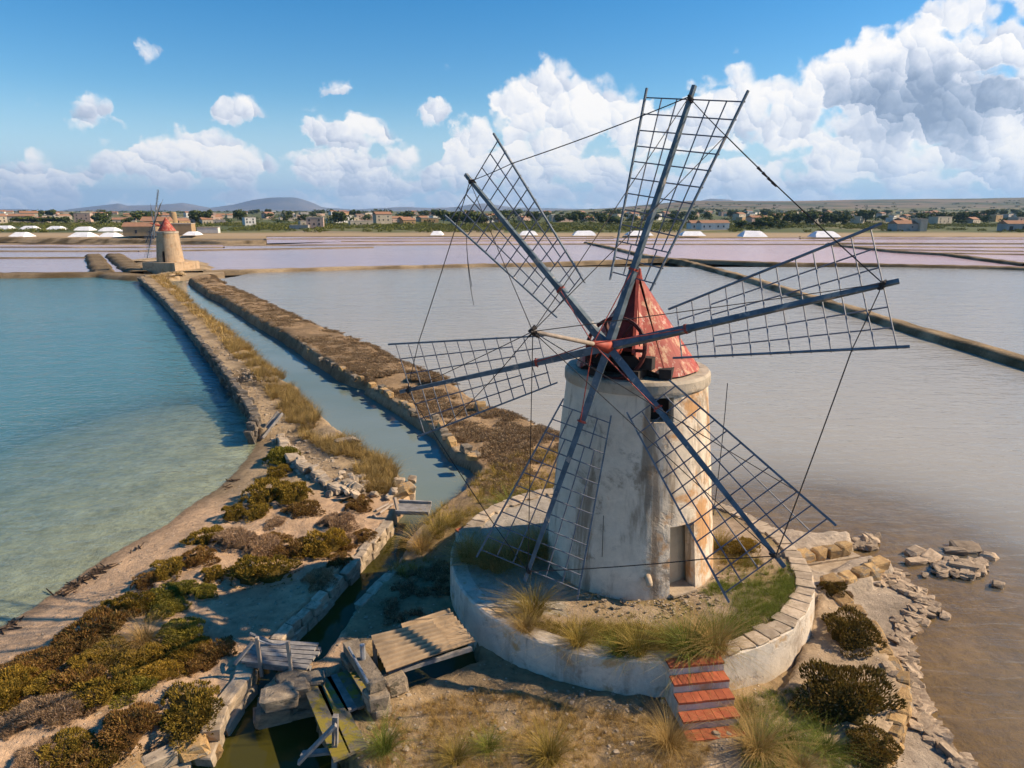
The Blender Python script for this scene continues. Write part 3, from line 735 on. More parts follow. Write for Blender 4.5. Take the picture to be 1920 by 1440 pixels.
# far shore, fields and hills: one sheet to the horizon
def far_height(x, y):
    r = np.clip((y - 370) / 60, 0, 1); base = 0.7 * r + np.maximum(y - 430, 0) * 0.0050
    base = np.minimum(base, 9.5 + (y - 2200) * 0.0006)
    az = np.degrees(np.arctan2(x, y))
    # low ridge on the right, rising from the middle of the view
    ridge = np.interp(az, [-60, 2, 8, 14, 20, 28, 38, 60], [0, 0, 16, 44, 46, 50, 64, 70]) * np.exp(-((y - 3300) / 1000) ** 2) * (.85 + .3 * fbm(x, y, .0011, 4))
    return base + ridge + (fbm(x, y, .004, 4) - .5) * np.clip((y - 600) / 500, 0, 2.0)
fy = np.r_[352, 356, np.linspace(362, 460, 24), np.geomspace(475, 14000, 110)]
ta = np.tan(np.radians(np.linspace(-58, 58, 240)))
FX, FY = np.meshgrid(ta, fy); FX = FX * FY
FZ = far_height(FX, FY); FZ[0] = -1.2; FZ[1] = .1; FZ[fy > 6500] = 8
def far_ground_mat():
    m, t, b, out = new_mat('far_fields')
    P = t.node('ShaderNodeNewGeometry').outputs['Position']
    x, y, z = t.sep(P)
    v = t.node('ShaderNodeTexVoronoi', feature='F1'); t.put(v.inputs['Vector'], t.vmath('MULTIPLY', P, (.011, .006, 0))); v.inputs['Scale'].default_value = 1.0
    c = t.ramp(t.sep(v.outputs['Color'])[0], [(0, (.15, .14, .045)), (.25, (.085, .10, .028)), (.5, (.20, .165, .08)), (.65, (.07, .085, .025)), (.85, (.26, .20, .12)), (1, (.13, .14, .04))], 'CONSTANT')
    n = t.noise(P, .02, 6, .65)
    c = t.mix(t.smooth(n, .35, .7), c, (.095, .105, .03, 1))
    shore = t.smooth(y, 415.0, 385.0)
    c = t.mix(shore, c, (.36, .26, .15, 1))
    hill = t.smooth(z, 14.0, 26.0)
    c = t.mix(t.math('MULTIPLY', hill, .8), c, t.mix(t.smooth(t.noise(P, .004, 5, .6), .42, .58), (.21, .14, .10, 1), (.055, .065, .035, 1)))
    t.l.new(c, b.inputs['Base Color']); b.inputs['Roughness'].default_value = .95
    return m
tag(obj('far_ground', mesh_from('far_ground', np.c_[FX.ravel(), FY.ravel(), FZ.ravel()], grid_faces(len(fy), len(ta)), far_ground_mat(), True)), kind='structure')
def far_z(x, y): return float(far_height(np.array([x]), np.array([y]))[0])

# blue mountains on the skyline
def mountain(name, prof, dist, depth, mat):
    us = np.linspace(prof[0][0], prof[-1][0], 160)
    top = np.interp(us, [p[0] for p in prof], [p[1] for p in prof])
    rows = 14; V = []
    for j in range(rows):
        s = j / (rows - 1)
        for i, u in enumerate(us):
            y = dist + (s - .5) * depth
            q = at_y(u, 396, dist); x = q[0] * y / dist
            crest = (396 - top[i]) / FPX * dist * 1.03
            prof_s = max(0, 1 - abs(s - .5) * 2) ** .8
            n = .62 + .76 * fbm(np.array([x]), np.array([y]), 1 / 900.0, 5)[0] if 0 < j < rows - 1 else 1
            V.append((x, y, 5 + crest * prof_s * (n if abs(s - .5) > .08 else 1 + .0 * n) ))
    return tag(obj(name, mesh_from(name, V, grid_faces(rows, len(us)), mat, True)), kind='structure')
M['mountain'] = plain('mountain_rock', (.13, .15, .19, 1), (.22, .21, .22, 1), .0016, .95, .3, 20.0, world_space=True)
mountain('mountains', [(100, 396), (135, 391), (225, 381), (240, 385), (300, 384), (345, 380), (395, 389), (440, 383), (480, 374), (505, 371), (530, 370), (560, 374), (585, 380),
          (605, 388), (660, 392), (720, 395)], 9500, 3000, M['mountain'])
mountain('mountains', [(-500, 384), (-200, 388), (0, 391), (60, 391), (75, 396), (140, 396), (160, 391), (250, 390), (330, 388), (400, 391), (640, 393), (720, 389), (760, 387), (800, 389), (850, 388),
          (900, 380), (920, 382), (960, 388), (1100, 391), (1250, 392), (1290, 381), (1330, 372), (1370, 374), (1400, 383), (1500, 390), (2300, 392)], 7800, 1800, M['mountain'])

# ------------------------------------------------------------------ the windmill
def tower_mesh(name, mat, r0, r1, z0, z1, openings, wall=.42, nseg=96, nz=44, seed=0.0):
    """round tapered wall with true openings; openings = (theta0, theta1, z0, z1), theta from the -Y side towards +X"""
    ths = set(np.linspace(-math.pi, math.pi, nseg + 1)[:-1].tolist()); zs = set(np.linspace(z0, z1, nz).tolist())
    for a, b, c, d in openings: ths |= {a, b}; zs |= {c, d}
    ths = sorted(ths); zs = sorted(zs); n = len(ths)
    rad = lambda z: r0 + (r1 - r0) * (z - z0) / (z1 - z0)
    def P(th, z, dr=0.0, rough=True):
        r = rad(z) + dr
        if rough: r += (fbm(np.array([th * 3 + seed]), np.array([z * .9]), 1.0, 4)[0] - .5) * .07 * min(1, (z1 - z) * 2)
        return (r * math.sin(th), -r * math.cos(th), z)
    V = [P(t, z) for z in zs for t in ths]; Fc = []
    def hole(tm, zm): return any(a < tm < b and c < zm < d for a, b, c, d in openings)
    for j in range(len(zs) - 1):
        for i in range(n):
            i2 = (i + 1) % n
            t0, t1 = ths[i], ths[i2] if i2 else ths[0] + 2 * math.pi
            if hole((t0 + t1) / 2, (zs[j] + zs[j + 1]) / 2): continue
            Fc.append((j * n + i, j * n + i2, (j + 1) * n + i2, (j + 1) * n + i))
    mb = MB(); mb.add(V, Fc)
    for a, b, c, d in openings:           # reveals through the thickness of the wall
        tm = (a + b) / 2; nx, ny = math.sin(tm), -math.cos(tm)
        for (ta_, za, tb_, zb) in ((a, c, a, d), (b, d, b, c), (a, d, b, d), (b, c, a, c)):
            p, q = np.array(P(ta_, za)), np.array(P(tb_, zb)); inn = np.array([nx, ny, 0]) * wall
            mb.add([p, q, q - inn, p - inn], [(0, 1, 2, 3)])
    return mb
TC = np.array([3.82, 20.4, 0.0])
mill = thing('windmill', 'large stone windmill with red conical cap and six bare lattice sails in the foreground', 'windmill', (TC[0], TC[1], PLAT_Z))
Z = lambda z: z - PLAT_Z
tw = tower_mesh('tower', M['plaster'], 2.72, 2.10, -.25, Z(7.75), [(R(17), R(37.5), .02, Z(3.58)), (R(1), R(19), Z(6.66), Z(7.36))])
tower = obj('tower', mesh_from('tower', tw.V, tw.F, M['plaster'], False), mill)
def lathe(prof, n=64):
    V = []; Fc = []
    for r, z in prof:
        for k in range(n):
            t = 2 * math.pi * k / n; V.append((r * math.cos(t), r * math.sin(t), z))
    for i in range(len(prof) - 1):
        for k in range(n):
            k2 = (k + 1) % n; Fc.append((i * n + k, i * n + k2, (i + 1) * n + k2, (i + 1) * n + k))
    return MB().add(V, Fc)
lathe([(2.12, Z(7.42)), (2.19, Z(7.44)), (2.2, Z(7.5)), (2.19, Z(7.72)), (2.13, Z(7.8)), (1.2, Z(7.815)), (.02, Z(7.82))]).obj('tower_rim', M['rim'], mill)
lathe([(2.2, -.2), (1.62, Z(7.3))], 32).obj('inner_wall', M['inner'], mill)
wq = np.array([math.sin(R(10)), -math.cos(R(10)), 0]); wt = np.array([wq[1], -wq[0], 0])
MB().beam(wq * 1.76 + wt * -.45 + np.array([0, 0, Z(7.0)]), wq * 1.76 + wt * .45 + np.array([0, 0, Z(7.0)]), .05, .85).obj('window_dark_panel', M['dark_hole'], mill)  # dark panel added so that the window reads as an unlit interior
# doorway floor with a mound of fallen plaster just inside
MB().beam((.80, -1.57, .03), (1.27, -2.50, .03), .88, .06).obj('door_sill', M['limestone'], mill)
sp = MB(); sp.tube([(.10, -2.5, .66), (.11, -2.80, .60), (.112, -2.88, .50)], [.11, .10, .09], 8); sp.obj('water_spout', M['limestone'], mill, True)

# wheel frame fitted to the sails
HUB = np.array([2.662, 18.5, 8.771]) - np.array([TC[0], TC[1], PLAT_Z])
AZ_W, EL_W, PH_W, R_W, TWIST, W_OUT, W_IN, R_IN = .518, .242, 1.349, 6.762, -.285, 1.521, .738, 1.983
AX = np.array([-math.sin(AZ_W) * math.cos(EL_W), -math.cos(AZ_W) * math.cos(EL_W), math.sin(EL_W)])
WA = np.cross([0, 0, 1.0], AX); WA /= np.linalg.norm(WA); WB = np.cross(AX, WA)
CONE = .033
def sail_frame(k, hub, ax, wa, wb, ph):
    t = ph + k * math.pi / 3
    r = math.cos(t) * wa + math.sin(t) * wb + CONE * ax; tg = -math.sin(t) * wa + math.cos(t) * wb
    return r, math.cos(TWIST) * tg + math.sin(TWIST) * ax
NB = 12
def width_at(r): return W_IN + (W_OUT - W_IN) * (r - R_IN) / (R_W - R_IN)
tips, nodesA, nodesB = [], [], []
for k in range(6):
    r, s = sail_frame(k, HUB, AX, WA, WB, PH_W)
    fr = np.cross(r, s); fr /= np.linalg.norm(fr); fr = fr if fr @ AX > 0 else -fr
    q = lambda rad, w, o=0.0: HUB + r * rad + s * w + fr * o
    mb = MB(); mb.beam(q(.12, 0, .02), q(2.3, 0, .02), .20, .20, .18, .17, hint=fr); mb.beam(q(2.0, 0, .03), q(7.08, 0, .03), .16, .15, .10, .10, hint=fr)
    sail = mb.obj('sail', M['stock'], mill)
    bars = np.linspace(R_IN, R_W, NB)
    for i, rb in enumerate(bars):
        w = width_at(rb)
        j = rng.normal(0, .012, 2)
        MB().tube([q(rb + j[0], -w - .03, -.07), q(rb + j[1], w + .03, -.07)], .018, 5).obj('cross_bar', M['bar'], sail)
    for sg in (-1, 1):
        MB().beam(q(R_IN - .22, sg * width_at(R_IN - .22), -.02), q(R_W + .24, sg * width_at(R_W + .24), -.02), .042, .048, .055, .055, hint=fr).obj('edge_spar', M['spar'], sail)
        for f in (1 / 3, 2 / 3):
            MB().tube([q(bars[2], sg * f * width_at(bars[2]), -.10), q(R_W, sg * f * width_at(R_W), -.10)], .019, 5).obj('lath', M['bar'], sail)
        MB().tube([q(bars[0], sg * .5 * width_at(bars[0]), -.10), q(bars[2], sg * .5 * width_at(bars[2]), -.10)], .019, 5).obj('lath', M['bar'], sail)
    # rope lashings where the bars cross the stock
    mb = MB()
    for rr_, s_ in ((R_W, .085), (R_W - .06, .075)):
        mb.tube([q(rr_ - .05, -s_, .03), q(rr_ + .03, 0, .12), q(rr_ + .06, s_, .03), q(rr_, 0, -.12), q(rr_ - .05, -s_, .03)], .035, 5)
    mb.obj('lashing', M['rope'], sail)
    MB().tube([q(2.2, -.14, .03), q(2.2, .14, .03)], .02, 6).obj('bolt', M['red_iron'], sail)
    MB().beam(q(2.16, 0, .03), q(2.22, 0, .03), .20, .20, hint=fr).obj('iron_strap', M['red_iron'], sail)
    tips.append(q(R_W, 0, .10)); nodesA.append(q(bars[9], width_at(bars[9]), 0)); nodesB.append(q(bars[9], -width_at(bars[9]), 0))
NOSE = HUB + AX * 1.15; BOW = HUB + AX * 4.6
def rope(pts, r=.013, name='rope', m='rope'): return MB().tube(pts, r, 5).obj(name, M[m], mill)
MB().tube([HUB - AX * .5, HUB - AX * .1, HUB + AX * .25, NOSE], [.24, .26, .15, .08], 12).obj('hub', M['red_iron'], mill, True)
MB().tube([HUB - AX * 2.3, HUB - AX * .4], [.2, .2], 12).obj('wind_shaft', M['dark_wood'], mill, True)
MB().tube([NOSE - AX * .2, BOW], [.06, .045], 8).obj('bowsprit', M['pale_wood'], mill, True)
kn = MB()
for i in range(7):
    a = BOW + rng.normal(0, .05, 3); kn.tube([a - rng.normal(0, .07, 3), a, a + rng.normal(0, .09, 3)], .028, 5)
kn.obj('rope_knot', M['rope'], mill)
for k in range(6):
    r, s = sail_frame(k, HUB, AX, WA, WB, PH_W)
    rope([NOSE, HUB + r * 2.2 + AX * .12], .015, 'tie_rod', 'red_iron')
    rope(sag(BOW, tips[k], .02), .011)
    k2 = (k + 1) % 6
    rope(sag(tips[k], nodesB[k2], .05), .015); rope(sag(nodesB[k2], tips[k2], .02), .013)
    if k in (0, 2, 4): rope(sag(BOW, nodesA[k] if k else nodesB[k], .12 if k == 2 else .02), .011)
# turnbuckle on the rope between the top sail and the right-hand one
a, b = tips[0], nodesB[5] if np.linalg.norm(nodesB[5] - tips[0]) < np.linalg.norm(nodesA[5] - tips[0]) else nodesA[5]
tb = MB()
for f in (.50, .535, .57, .60): p = a + (b - a) * f; tb.tube([p, p + (b - a) / np.linalg.norm(b - a) * .16], [.04, .02], 6)
tb.obj('turnbuckle', M['rope'], mill)
def hang(p, ln, bend=(0, 0)):
    p = np.asarray(p, float); return [p + np.array([bend[0] * t * t, bend[1] * t * t, -ln * t]) for t in np.linspace(0, 1, 6)]
rope(hang(nodesA[1], 2.2, (.2, 0)), .010); rope(hang(nodesB[1] if nodesB[1][2] < nodesA[1][2] else nodesA[1], 1.6, (.15, 0)), .010)
low6 = nodesA[5] if nodesA[5][2] < nodesB[5][2] else nodesB[5]
rope(hang(low6 * .55 + HUB * .45 + np.array([0, 0, -.9]), 3.6, (-.1, 0)), .011)
rope(hang(HUB + sail_frame(3, HUB, AX, WA, WB, PH_W)[0] * 6.0 + np.array([1.9, .3, .8]), 1.3), .010)

# conical cap: red painted sheets, open towards the wheel
APEX, CB, CR = np.array([-.05, 0, Z(10.55)]), Z(7.86), 1.82
face = math.atan2(AX[1], AX[0])
nsheet = 13; a0, a1 = face + R(46), face + 2 * math.pi - R(46)
for i in range(nsheet):
    t0 = a0 + (a1 - a0) * i / nsheet; t1 = a0 + (a1 - a0) * (i + 1) / nsheet + .015
    mb = MB(); V = []; lift = .003 * (i % 2)
    for j in range(8):
        f = j / 7; rr_ = CR * f + .03 + lift
        for t in np.linspace(t0, t1, 4):
            V.append((APEX[0] * (1 - f) + rr_ * math.cos(t), rr_ * math.sin(t), APEX[2] + (CB - APEX[2]) * f + (.02 * math.sin(i * 2.1) if j == 7 else 0) - .06 * f * (1 - f)))
    V = np.array(V); inn = V * np.array([.97, .97, 1]) - np.array([0, 0, .02])
    F1 = grid_faces(8, 4).tolist()
    mb.add(V, [tuple(f) for f in F1]); mb.add(inn, [tuple(f[::-1]) for f in F1])
    mb.obj('roof_sheet', M['roof_red'], mill, True)
MB().tube([APEX + np.array([0, 0, -.12]), APEX + np.array([0, 0, .22])], [.11, .03], 8).obj('finial', M['roof_red'], mill)
side = np.cross([0, 0, 1.0], np.array([math.cos(face), math.sin(face), 0])); fwd = np.array([math.cos(face), math.sin(face), 0])
for sg in (-1, 1):                      # cheek boards from the cap to the shaft bearing
    e = np.array([CR * math.cos(face + sg * R(46)), CR * math.sin(face + sg * R(46)), CB + .02])
    p_top = APEX + np.array([0, 0, -.10]) + fwd * .10; p_f = fwd * 1.78 + side * sg * .50 + np.array([0, 0, Z(8.55)]); p_m = fwd * 1.55 + side * sg * .85 + np.array([0, 0, CB + .25])
    tri = [p_top, p_f, p_m, e]; off = side * sg * .03
    MB().add([*tri, *[p - off for p in tri]], [(0, 1, 2), (0, 2, 3), (6, 5, 4), (7, 6, 4), (0, 4, 5, 1), (1, 5, 6, 2), (2, 6, 7, 3)]).obj('cheek_board', M['roof_red'], mill)
    MB().beam(p_f, APEX + fwd * .12, .09, .09).obj('hood_rafter', M['red_iron'], mill)
    MB().beam(fwd * -1.1 + side * sg * .62 + np.array([0, 0, CB + .12]), fwd * 2.0 + side * sg * .62 + np.array([0, 0, CB + .12]), .24, .26).obj('bearing_beam', M['dark_wood'], mill)
mb = MB(); mb.beam(fwd * 1.5 - side * 1.0 + np.array([0, 0, CB + .42]), fwd * 1.5 + side * 1.0 + np.array([0, 0, CB + .42]), .3, .34); mb.obj('cross_beam', M['dark_wood'], mill)
MB().beam(fwd * 1.05 - side * 1.35 + np.array([0, 0, CB + .02]), fwd * 1.05 + side * 1.35 + np.array([0, 0, CB + .02]), .26, .2).obj('cross_beam', M['dark_wood'], mill)
MB().beam(fwd * .9 + side * 1.25 + np.array([0, 0, CB + .1]), fwd * 1.35 + side * 1.3 + np.array([0, 0, CB + .1]), .34, .3).obj('beam_end', M['dark_wood'], mill)
# dark screen of boards behind the opening
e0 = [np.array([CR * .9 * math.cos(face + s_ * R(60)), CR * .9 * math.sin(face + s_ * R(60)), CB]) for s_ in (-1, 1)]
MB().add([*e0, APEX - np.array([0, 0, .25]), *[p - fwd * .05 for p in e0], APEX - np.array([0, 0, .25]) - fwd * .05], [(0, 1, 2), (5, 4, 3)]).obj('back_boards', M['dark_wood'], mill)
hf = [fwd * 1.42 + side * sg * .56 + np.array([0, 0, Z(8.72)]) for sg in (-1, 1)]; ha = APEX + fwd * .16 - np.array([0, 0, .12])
MB().add([hf[0], hf[1], ha, *[p - fwd * .03 for p in (hf[0], hf[1], ha)]], [(0, 1, 2), (5, 4, 3), (0, 3, 4, 1), (1, 4, 5, 2), (2, 5, 3, 0)]).obj('hood_front', M['shaded_red'], mill)
# brake wheel: a spoked ring behind the sails
bw = MB(); cB = HUB - AX * .55
ring = [cB + (WA * math.cos(t) + WB * math.sin(t)) * .86 for t in np.linspace(0, 2 * math.pi, 37)]
bw.tube(ring, .06, 6, False)
for t in np.linspace(0, math.pi, 4)[:-1]: bw.beam(cB - (WA * math.cos(t) + WB * math.sin(t)) * .86, cB + (WA * math.cos(t) + WB * math.sin(t)) * .86, .10, .08)
bw.obj('brake_wheel', M['dark_red'], mill)

# ------------------------------------------------------------------ stones
import bmesh
def stone_mesh(name, mat, seed, irregular=.12, bev=.16):
    r = np.random.default_rng(seed); bm = bmesh.new(); bmesh.ops.create_cube(bm, size=1.0)
    for v in bm.verts: v.co += Vector(r.normal(0, irregular * .5, 3))
    bmesh.ops.bevel(bm, geom=bm.edges[:], offset=bev * .6, segments=1, affect='EDGES', profile=.5)
    for v in bm.verts: v.co += Vector(r.normal(0, irregular * .18, 3))
    me = bpy.data.meshes.new(name); bm.to_mesh(me); bm.free(); me.materials.append(mat); return me
S_BLOCK = [stone_mesh('stone_block', M['limestone'], i, .11, .12) for i in range(5)]
S_OLD = [stone_mesh('old_block', M['old_block'], 100 + i, .14, .16) for i in range(5)]
S_TUFA = [stone_mesh('tufa_block', M['tufa'], 20 + i, .17, .20) for i in range(5)]
S_ROCK = [stone_mesh('rock', M['rubble'], 40 + i, .30, .26) for i in range(7)]
S_DARK = [stone_mesh('dike_stone', M['dark_stone'], 60 + i, .26, .24) for i in range(6)]
S_PALE = [stone_mesh('pale_rock', M['limestone'], 80 + i, .28, .24) for i in range(6)]
def put_stone(name, meshes, p, size, rz, parent, tilt=.06):
    o = obj(name, meshes[int(rng.integers(len(meshes)))], None, p, (rng.normal(0, tilt), rng.normal(0, tilt), rz), size)
    if parent is not None: o.parent = parent; o.location = Vector(p) - parent.location
    return o
def stone_row(parent, line, meshes, ln, wd, ht, ztop, name='stone', jit=.03, gap=.03, courses=1, skip=0.0, side=0.0):
    """blocks laid end to end along a ground line"""
    P = [np.array(p[:2], float) for p in line]
    L = [np.linalg.norm(b - a) for a, b in zip(P[:-1], P[1:])]
    tot = sum(L); cum = np.r_[0, np.cumsum(L)]
    for c in range(courses):
        s = 0.0 if c % 2 == 0 else -ln * .4
        while s < tot - .05:
            l = ln * rng.uniform(.7, 1.35); m = min(max(s + l / 2, 0), tot)
            i = min(max(np.searchsorted(cum, m) - 1, 0), len(L) - 1); d = (P[i + 1] - P[i]) / L[i]
            p = P[i] + d * (m - cum[i]) + np.array([-d[1], d[0]]) * (side + rng.normal(0, jit))
            s += l + gap
            if rng.random() < skip: continue
            z = (ztop(p) if callable(ztop) else ztop) - ht * (c + .5) - c * .02 + rng.normal(0, jit * .5)
            put_stone(name, meshes, (p[0], p[1], z), (l, wd * rng.uniform(.85, 1.15), ht), math.atan2(d[1], d[0]), parent, .03)
ln2 = lambda pts, z=.3: [at(u, v, z)[:2] for u, v in pts]

# ------------------------------------------------------------------ round platform
plat = thing('round_platform', 'low round plastered stone platform that carries the large windmill', 'platform', (PLAT_C[0], PLAT_C[1], 0.0))
def ring_wall():
    n = 160; prof = [(PLAT_R + .10, -.3), (PLAT_R + .07, .5), (PLAT_R + .03, 1.0), (PLAT_R, PLAT_Z - .04), (PLAT_R - .05, PLAT_Z - .005), (PLAT_R - .5, PLAT_Z - .02)]
    V = []; Fc = []
    for j, (r, z) in enumerate(prof):
        for k in range(n):
            t = 2 * math.pi * k / n
            rr_ = r + (fbm(np.array([t * 9]), np.array([z * 1.5]), 1, 3)[0] - .5) * .09 * (j < 4); V.append((rr_ * math.cos(t), rr_ * math.sin(t), z))
    for j in range(len(prof) - 1):
        for k in range(n):
            k2 = (k + 1) % n; Fc.append((j * n + k, j * n + k2, (j + 1) * n + k2, (j + 1) * n + k))
    return MB().add(V, Fc)
ring_wall().obj('platform_wall', M['plaster_wall'], plat)
# top: earth inside, with uneven surface
rr_, tt_ = np.meshgrid(np.linspace(.0, PLAT_R - .38, 40), np.linspace(0, 2 * math.pi, 121))
X, Y = rr_ * np.cos(tt_), rr_ * np.sin(tt_)
Zt = PLAT_Z - .03 + (fbm(X, Y, .8, 4, 2.0) - .5) * .16 * np.clip((PLAT_R - .38 - rr_) * 3, 0, 1)
nn = fbm(X, Y, .9, 4, 6.0).ravel()[:, None]
pc = np.array((.40, .30, .21)) * (1 - np.clip((nn - .42) * 5, 0, 1)) + np.array((.26, .19, .10)) * np.clip((nn - .42) * 5, 0, 1)
pave = ((X.ravel() < -2.2) & (Y.ravel() > -3.6))[:, None]; pc = np.where(pave, np.array((.40, .35, .29)), pc)
obj('platform_fill', mesh_from('platform_fill', np.c_[X.ravel(), Y.ravel(), Zt.ravel()], grid_faces(*X.shape)[:, ::-1].copy(), M['ground'], True, cols={'soil': pc}), plat)
ncop = 74
for k in range(ncop):                     # coping slabs round the rim
    t0 = 2 * math.pi * k / ncop; th = t0 + math.pi / ncop
    tdeg = math.degrees(((th + math.pi) % (2 * math.pi)) - math.pi)
    if -170 < tdeg < -76: continue
    w = 2 * math.pi / ncop * PLAT_R * rng.uniform(.86, .97); dep = rng.uniform(.42, .62)
    o = obj('coping_slab', S_BLOCK[k % 5], plat, ((PLAT_R - .03 - dep / 2) * math.cos(th), (PLAT_R - .03 - dep / 2) * math.sin(th), PLAT_Z - .02 + rng.normal(0, .008)),
            (rng.normal(0, .015), rng.normal(0, .015), th), (dep, w * rng.uniform(.9, 1.0), .10 + rng.uniform(0, .03)))
# red tiled steps on the camera side
def steps(root, centre_t, width, n, rise, run, r_top, z_top, part):
    d = np.array([math.cos(centre_t), math.sin(centre_t), 0]); s = np.array([-d[1], d[0], 0])
    st = None
    for i in range(n):
        zt = z_top - i * rise; r0 = r_top + (i - .5) * run
        c = d * (r0 + run / 2)
        mb = MB().beam(c - s * width / 2 + np.array([0, 0, (zt - .06 - .6) / 2 - .0]), c + s * width / 2 + np.array([0, 0, (zt - .06 - .6) / 2]), run * .985, (zt - .06 + .6))
        body = mb.obj('step', M['plaster_wall'], root)
        nt = 7
        for j in range(nt):
            w = width / nt
            pc_ = c + s * (-width / 2 + w * (j + .5)) + d * .02
            MB().box((pc_[0], pc_[1], zt - .028 + rng.normal(0, .003)), (run * 1.05, w * .955, .06), centre_t).obj('tread_tile', M['brick_tile'], body)
stair_t = math.atan2(14.85 - PLAT_C[1], 4.55 - PLAT_C[0])
steps(plat, stair_t, 1.42, 5, .25, .33, PLAT_R + .02, PLAT_Z + .05, 'step')
rs = MB(); 
red_wall = thing('parapet', 'short white parapet with a red tiled top at the back left of the platform', 'parapet', (*at(888, 1002, 1.0)[:2], 0.0))
MB().box((0, 0, .62), (1.3, .40, 1.25), R(38)).obj('parapet_wall', M['plaster_wall'], red_wall)
for j in range(5):
    q = np.array([math.cos(R(38)), math.sin(R(38))]) * (-.52 + .26 * j)
    MB().box((q[0], q[1], 1.28), (.25, .46, .07), R(38)).obj('tile', M['brick_tile'], red_wall)

# ------------------------------------------------------------------ canal kerbs, walls and rubble
def wall_thing(name, label, cat, p): return thing(name, label, cat, (p[0], p[1], 0.0))
k1 = wall_thing('canal_kerb', 'long pale block kerb on the sandy left bank of the narrow canal', 'kerb', at(640, 1090, 0))
stone_row(k1, ln2([(737, 982), (703, 1024), (666, 1064), (634, 1099), (598, 1138), (553, 1181), (528, 1206)], .5), S_BLOCK, .5, .36, .32, .62, courses=2, side=-.2)
k2 = wall_thing('canal_kerb', 'cracked block kerb on the left bank between the plank bridge and the bottom edge', 'kerb', at(440, 1310, 0))
stone_row(k2, ln2([(474, 1252), (466, 1282), (441, 1312), (419, 1346), (406, 1380)], .5), S_BLOCK, .85, .5, .36, .62, courses=2, side=-.2)
stone_row(k2, ln2([(392, 1386), (350, 1396), (305, 1415), (262, 1434), (120, 1505)], .5), S_TUFA + S_BLOCK, .55, .45, .36, .58, courses=2)
k3 = wall_thing('canal_kerb', 'broken block kerb on the grassy right bank of the narrow canal', 'kerb', at(740, 1050, 0))
stone_row(k3, ln2([(792, 982), (757, 1022), (736, 1058), (698, 1094), (664, 1128)], .5), S_BLOCK, .7, .36, .30, .50, courses=2, skip=.22, side=.2)
pier = wall_thing('stone_pier', 'short block pier jutting into the pool below the plank bridge', 'pier', at(530, 1310, 0))
for (u, v, z, sx, sy, sz, rz) in [(515, 1330, .28, 1.0, .75, .5, .35), (560, 1315, .30, .95, .75, .5, .35), (590, 1298, .3, .7, .8, .5, .2), (522, 1308, .72, .95, .8, .42, .5), (556, 1292, .70, .8, .7, .38, .3),
                                 (585, 1278, .68, .75, .7, .36, .1), (545, 1272, .62, .8, .6, .35, .6), (516, 1344, .02, 1.2, .8, .4, .3), (570, 1330, .02, 1.1, .8, .4, .3)]:
    p = at(u, v, z); put_stone('stone', S_OLD, p, (sx * .85, sy * .85, sz * .9), rz, pier, .04)
k4 = wall_thing('retaining_wall', 'curved yellow tufa block wall along the terrace on the right shore', 'wall', at(1685, 1290, 0))
stone_row(k4, ln2([(1572, 1116), (1603, 1141), (1640, 1188), (1658, 1217), (1684, 1268), (1691, 1302), (1682, 1356), (1660, 1396), (1630, 1425)], .5), S_TUFA, .55, .42, .30, .56, courses=2, gap=.0, jit=.05)
k5 = wall_thing('tufa_kerb', 'farther row of yellow tufa blocks on the slipway behind the platform', 'kerb', at(1545, 1030, 0))
stone_row(k5, ln2([(1494, 1044), (1540, 1036), (1592, 1026)], .45), S_TUFA, .5, .42, .42, .62, gap=.02)
stone_row(k5, ln2([(1505, 1058), (1550, 1050), (1598, 1042)], .2), S_BLOCK, .8, .30, .2, .24, gap=.02)
k6 = wall_thing('tufa_kerb', 'nearer broken row of yellow tufa blocks on the slipway beside dark bush', 'kerb', at(1610, 1075, 0))
stone_row(k6, ln2([(1545, 1098), (1580, 1088), (1612, 1076), (1655, 1062)], .45), S_TUFA, .58, .5, .5, .66, gap=.05, jit=.06)
# slipway slab between them
slip = MB(); sl = [at(u, v, .16) for u, v in [(1500, 1060), (1600, 1044), (1622, 1056), (1560, 1084), (1515, 1090)]]
slip.add(sl + [p - np.array([0, 0, .3]) for p in sl], [(4, 3, 2, 1, 0), (0, 1, 6, 5), (1, 2, 7, 6), (2, 3, 8, 7)])
tag(slip.obj('slipway', M['limestone']), kind='structure')
k7 = wall_thing('canal_wall', 'broken yellow block edging of the heath dike along the wide canal', 'wall', at(700, 740, 0))
stone_row(k7, [(line_x(CA_right[:20], y_) + .45, y_) for y_ in np.arange(30.5, 62, 1.5)], S_TUFA + S_OLD, .55, .45, .34, .95, courses=1, skip=.3, jit=.12, gap=.1)
# dry stone wall along the blue basin
dsw = wall_thing('dry_stone_wall', 'dark dry stone wall holding the dike above the blue basin', 'wall', at(440, 740, 0))
wl = [p[:2] for p in LB_wall]
nearw = [(line_x(LB_wall, y), y) for y in np.arange(35.6, 60, 1.5)]
stone_row(dsw, nearw, S_DARK, .42, .45, .36, 1.08, courses=3, jit=.06, gap=.0, side=-.12)
class Joined:
    def __init__(s): s.V = []; s.F = []; s.n = 0
    def add(s, me, M4):
        v = np.empty(len(me.vertices) * 3, np.float32); me.vertices.foreach_get('co', v); v = v.reshape(-1, 3) @ M4[:3, :3].T + M4[:3, 3]
        s.V.append(v); s.F += [tuple(i + s.n for i in p.vertices) for p in me.polygons]; s.n += len(v)
    def obj(s, name, mat, parent): return obj(name, mesh_from(name, np.concatenate(s.V), s.F, mat), parent)
jw = Joined(); y = 60.0
